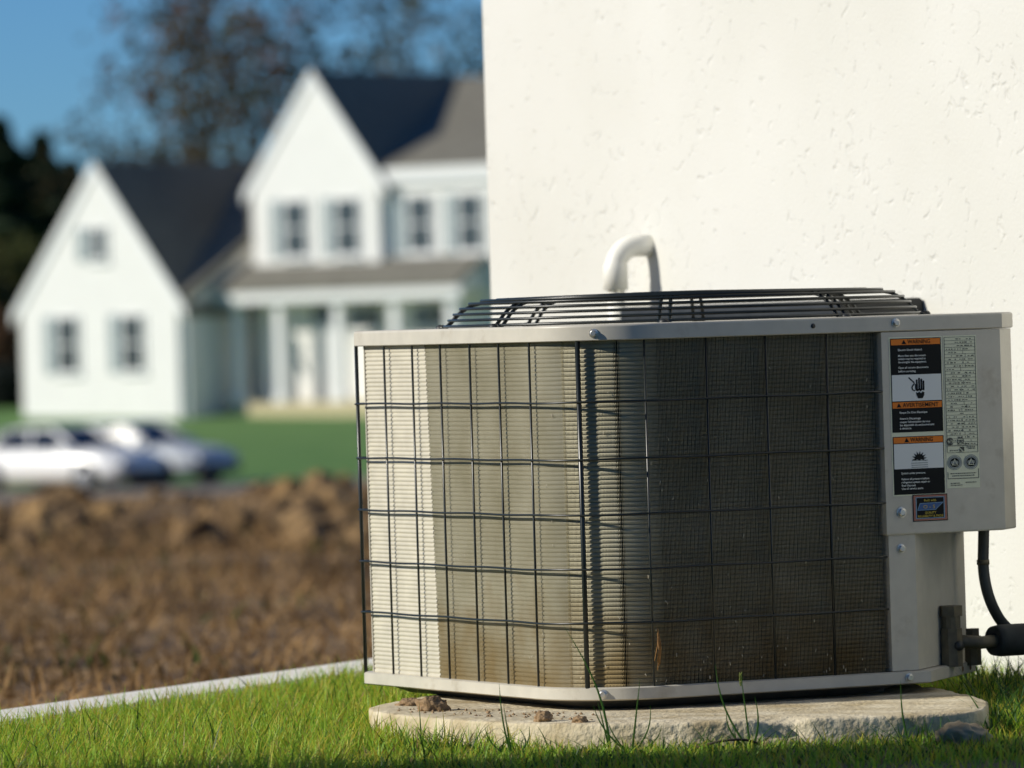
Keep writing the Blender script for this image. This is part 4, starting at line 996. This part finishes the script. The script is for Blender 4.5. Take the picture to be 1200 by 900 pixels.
# ------------------------------------------------------------------ trees
BARK = mat('grey_bark', (0.055, 0.045, 0.038), 0.95, var=0.3, scale=3)
def leafmesh(name, P, size, cols, m, parent, squash=1.0):
    n_ = len(P); nrm_ = rng.normal(size=(n_, 3)); nrm_ /= np.linalg.norm(nrm_, axis=1)[:, None]
    t1 = np.cross(nrm_, rng.normal(size=(n_, 3))); t1 /= np.linalg.norm(t1, axis=1)[:, None]; t2 = np.cross(nrm_, t1)
    s_ = (size * rng.uniform(.5, 1.4, n_))[:, None]
    V = np.stack([P - t1 * s_, P - t2 * s_ * .6, P + t1 * s_, P + t2 * s_ * .6], 1).reshape(-1, 3)
    Fq = np.arange(n_ * 4).reshape(-1, 4)
    return np_mesh(name, V, Fq, m, parent, colors=np.repeat(cols, 4, 0))
LEAF = mat('tree_leaf', (0.1, 0.1, 0.03), 0.7, attr='tint', transl=0.3, spec=0.2)
def branchy(base, h, seed, spread_=0.5, depth=5, r0=0.28, upright=0.55, first=0.25):
    r_ = random.Random(seed); mb = MB(); tips = []
    def grow(p, d, ln, rad, lev):
        path = [p]; q = p.copy(); dd = d.copy()
        for i in range(4):
            dd = (dd + Vector((r_.gauss(0, .13), r_.gauss(0, .13), r_.gauss(0, .06) + .04))).normalized(); q = q + dd * ln / 4; path.append(q.copy())
        rr = [rad * (1 - .11 * i) for i in range(5)]
        mb.tube(path, rr, 6 if lev < 3 else 4, caps=False)
        if lev >= depth: tips.append((q, ln)); return
        for i in range(r_.choice((2, 3, 3)) if lev else 5):
            a = r_.uniform(0, 6.28); f = 4 if i == 0 else r_.choice((2, 3, 4)) 
            nd = (dd * upright + Vector((math.cos(a), math.sin(a), r_.uniform(-.1, .5))) * spread_).normalized()
            grow(path[f], nd, ln * r_.uniform(.6, .8), rr[f] * r_.uniform(.55, .72), lev + 1)
        if lev >= 2: tips.append((q, ln))
    grow(Vector((0, 0, -.4)), Vector((0, 0, 1)), h * first, r0, 0)
    return mb, tips
def tree(label, loc, h, seed, palette, nleaf, lsize, name='bare_tree', spread_=.6, r0=.3, clump=.9, group='trees behind the white house', **kw):
    root = thing(name, label, 'tree', loc, 0, group); mb, tips = branchy(loc, h, seed, spread_, r0=r0, **kw)
    top = max(t_[0].z for t_ in tips); s_ = h / top
    mb.v = [(x * s_, y * s_, z * s_) for x, y, z in mb.v]
    mb.build('trunk', BARK, root, fix=False)
    T = np.array([t_[0][:] for t_ in tips]) * s_; i = rng.integers(0, len(T), nleaf)
    keep_w = np.array([0.35 + 0.65 * (fbm(x * .25, y * .25, z * .25 + seed) > -0.05) for x, y, z in T]); i = i[rng.random(nleaf) < keep_w[i]]
    P = T[i] + rng.normal(size=(len(i), 3)) * clump; pc = np.array(palette); zone = np.array([int((fbm(x * .18, y * .18, z * .18 + 7 * seed) * 1.6 + .5) * len(pc)) % len(pc) for x, y, z in T])
    mix_ = np.where(rng.random(len(i)) < .7, zone[i], rng.integers(0, len(pc), len(i)))
    cols = pc[mix_] * rng.uniform(.6, 1.3, (len(i), 1)); leafmesh('crown', P, lsize, cols, LEAF, root)
    return root
def gbase(x, D, z=-1.6): p = unproj(x, 480, D); p.z = z; return p
BROWN = [(0.13, 0.10, 0.05), (0.085, 0.09, 0.04), (0.20, 0.085, 0.04), (0.10, 0.08, 0.05)]
tree('big half-bare tree with brown and rusty leaves behind the tall gable', gbase(345, 232), 17.5, 5, BROWN, 4300, .19, r0=.45, spread_=.55, clump=.5, upright=.62)
tree('half-bare olive-brown tree rising over the main roof ridge', gbase(440, 238), 18.0, 11, BROWN[:2] + [(0.07, 0.075, 0.04)], 4300, .19, r0=.36, spread_=.5, clump=.5)
tree('small brown-leaved tree standing over the left wing roof', gbase(130, 226), 10.0, 23, [(0.12, 0.09, 0.04), (0.09, 0.075, 0.04)], 2600, .15, r0=.2, spread_=.34, clump=.35, first=.4)
tree('thin bare tree between the small tree and the big tree', gbase(205, 240), 9.5, 31, BROWN, 1800, .16, r0=.16, spread_=.6, clump=.5)
NEED = mat('conifer_needle', (0.02, 0.04, 0.015), 0.8, attr='tint', transl=0.15, spec=0.15)
def conifer(label, loc, h, rad, seed, dark):
    root = thing('conifer_tree', label, 'tree', loc, 0, 'dark conifers beside the white house')
    MB().tube([(0, 0, -.5), (0, 0, h * .95)], [.22, .04], 8).build('trunk', BARK, root)
    n_ = 9000; f = rng.random(n_) ** .75; z = h * (.04 + .96 * f); lay = 0.75 + 0.35 * np.sin(z * 5 + seed); a = rng.uniform(0, 6.28, n_)
    rr = rad * (1 - f ** 3) ** .8 * (1 - .35 * f) * lay * np.sqrt(rng.random(n_)) * (1 + .25 * np.sin(a * 3 + seed)) + .1
    P = np.stack([rr * np.cos(a), rr * np.sin(a), z - rr * .18], 1); c = np.array(dark)[None, :] * rng.uniform(.5, 1.5, (n_, 1))
    leafmesh('crown', P, .22, c, NEED, root)
for i, (x, D, h, rad, lb) in enumerate(((8, 235, 10.2, 3.0, 'tallest dark conifer standing past the left wing of the white house'), (58, 246, 9.9, 2.6, 'dark conifer beside the rake of the left gable'), (-45, 240, 10.6, 3.2, 'broad dark conifer at the outer end of the conifer row'), (92, 252, 9.0, 1.9, 'narrow dark conifer showing over the left gable apex'))):
    conifer(lb, gbase(x, D), h, rad, i * 2 + 1, (0.035, 0.055, 0.028))
def shrub(label, loc, r_, cols, seed, cat='shrub'):
    root = thing('shrub', label, cat, loc, 0, 'shrubs beside the white house'); st_ = MB()
    for k in range(6):
        a = k * 1.05 + seed; st_.tube([(0, 0, -.3), (r_[0] * .3 * math.cos(a), r_[1] * .3 * math.sin(a), r_[2] * .6), (r_[0] * .6 * math.cos(a), r_[1] * .6 * math.sin(a), r_[2] * 1.3)], [.06, .04, .015], 5)
    st_.build('stem', BARK, root)
    n_ = 4500; d_ = rng.normal(size=(n_, 3)); d_ /= np.linalg.norm(d_, axis=1)[:, None]; q = rng.random(n_) ** .4
    lum = np.array([1 + .35 * fbm(x * 1.6 + seed, y * 1.6, z * 1.6) for x, y, z in d_])
    P = d_ * (q * lum)[:, None] * np.array([r_]) + np.array([[0, 0, r_[2] * .95]]); c = np.array(cols)[rng.integers(0, len(cols), n_)] * rng.uniform(.6, 1.4, (n_, 1))
    leafmesh('crown', P, .15, c, LEAF, root)
shrub('tall olive-green shrub before the dark conifers', gbase(12, 214, -1.7), (1.9, 1.6, 3.1), [(0.10, 0.10, 0.03), (0.07, 0.085, 0.03)], 2)
shrub('rusty brown shrub beside the left wing wall', gbase(-2, 205, -1.7), (1.2, 1.2, 1.5), [(0.16, 0.085, 0.045), (0.10, 0.06, 0.035)], 4)
shrub('low blackish-green shrub at the foot of the left wing', gbase(6, 196, -1.75), (0.75, .8, .75), [(0.02, 0.026, 0.022)], 6)
shrub('wide olive shrub at the end of the shrub row', gbase(-50, 212, -1.7), (2.2, 1.8, 2.7), [(0.08, 0.085, 0.03), (0.12, 0.09, 0.04)], 9)
# far wood closing the view
n_ = 30000; X = rng.uniform(-160, 120, n_); Y = rng.uniform(300, 330, n_)
Z = -3 + rng.random(n_) ** .6 * np.array([6.5 + 2.2 * fbm(x * .05, 1, 2) + 1.0 * fbm(x * .3, 3, 2) for x in X])
c = np.array([(0.05, 0.055, 0.03), (0.08, 0.06, 0.035), (0.04, 0.05, 0.03)])[rng.integers(0, 3, n_)] * rng.uniform(.6, 1.3, (n_, 1))
o = leafmesh('far_wood', np.stack([X, Y, Z], 1), .7, c, LEAF, None); tag(o, 'low brown-green wood far behind the white house', 'wood', kind='stuff')

# ------------------------------------------------------------------ unseen tall hedge, added to shade the grass in front of the pad
hx0, hx1, hy0 = -4.9, -3.8, 1.0; hy1 = 9.42 + math.tan(SUN_AZ) * (hx0 + 0.30); hh = 3.9
hg = thing('added_shade_hedge', 'unseen evergreen hedge added beyond the kerb line to shade the lawn', 'hedge', ((hx0 + hx1) / 2, (hy0 + hy1) / 2, 0))
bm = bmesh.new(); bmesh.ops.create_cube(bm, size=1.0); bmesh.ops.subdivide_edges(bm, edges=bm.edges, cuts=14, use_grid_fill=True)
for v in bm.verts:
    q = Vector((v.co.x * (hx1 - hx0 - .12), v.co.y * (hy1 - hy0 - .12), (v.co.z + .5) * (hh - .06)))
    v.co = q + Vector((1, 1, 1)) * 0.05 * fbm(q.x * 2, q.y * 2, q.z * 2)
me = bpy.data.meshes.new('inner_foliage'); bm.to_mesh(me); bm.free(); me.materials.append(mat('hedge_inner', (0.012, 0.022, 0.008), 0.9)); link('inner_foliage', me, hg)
n_ = 14000; f = rng.integers(0, 5, n_); P = np.stack([rng.uniform(-.5, .5, n_) * (hx1 - hx0), rng.uniform(-.5, .5, n_) * (hy1 - hy0), rng.uniform(0, hh, n_)], 1)
P[f == 0, 0] = -(hx1 - hx0) / 2; P[f == 1, 0] = (hx1 - hx0) / 2; P[f == 2, 1] = (hy1 - hy0) / 2; P[f == 3, 1] = -(hy1 - hy0) / 2; P[f == 4, 2] = hh
P += rng.normal(size=P.shape) * .03
leafmesh('leaf_cover', P, .06, np.array([(0.035, 0.07, 0.02)]) * rng.uniform(.5, 1.6, (n_, 1)), LEAF, hg)
for k in range(7):
    y_ = (k - 3) * (hy1 - hy0) / 7.2; MB().tube([(0, y_, -.2), (.03, y_, 1.2)], [.06, .04], 7).build('stem', BARK, hg)
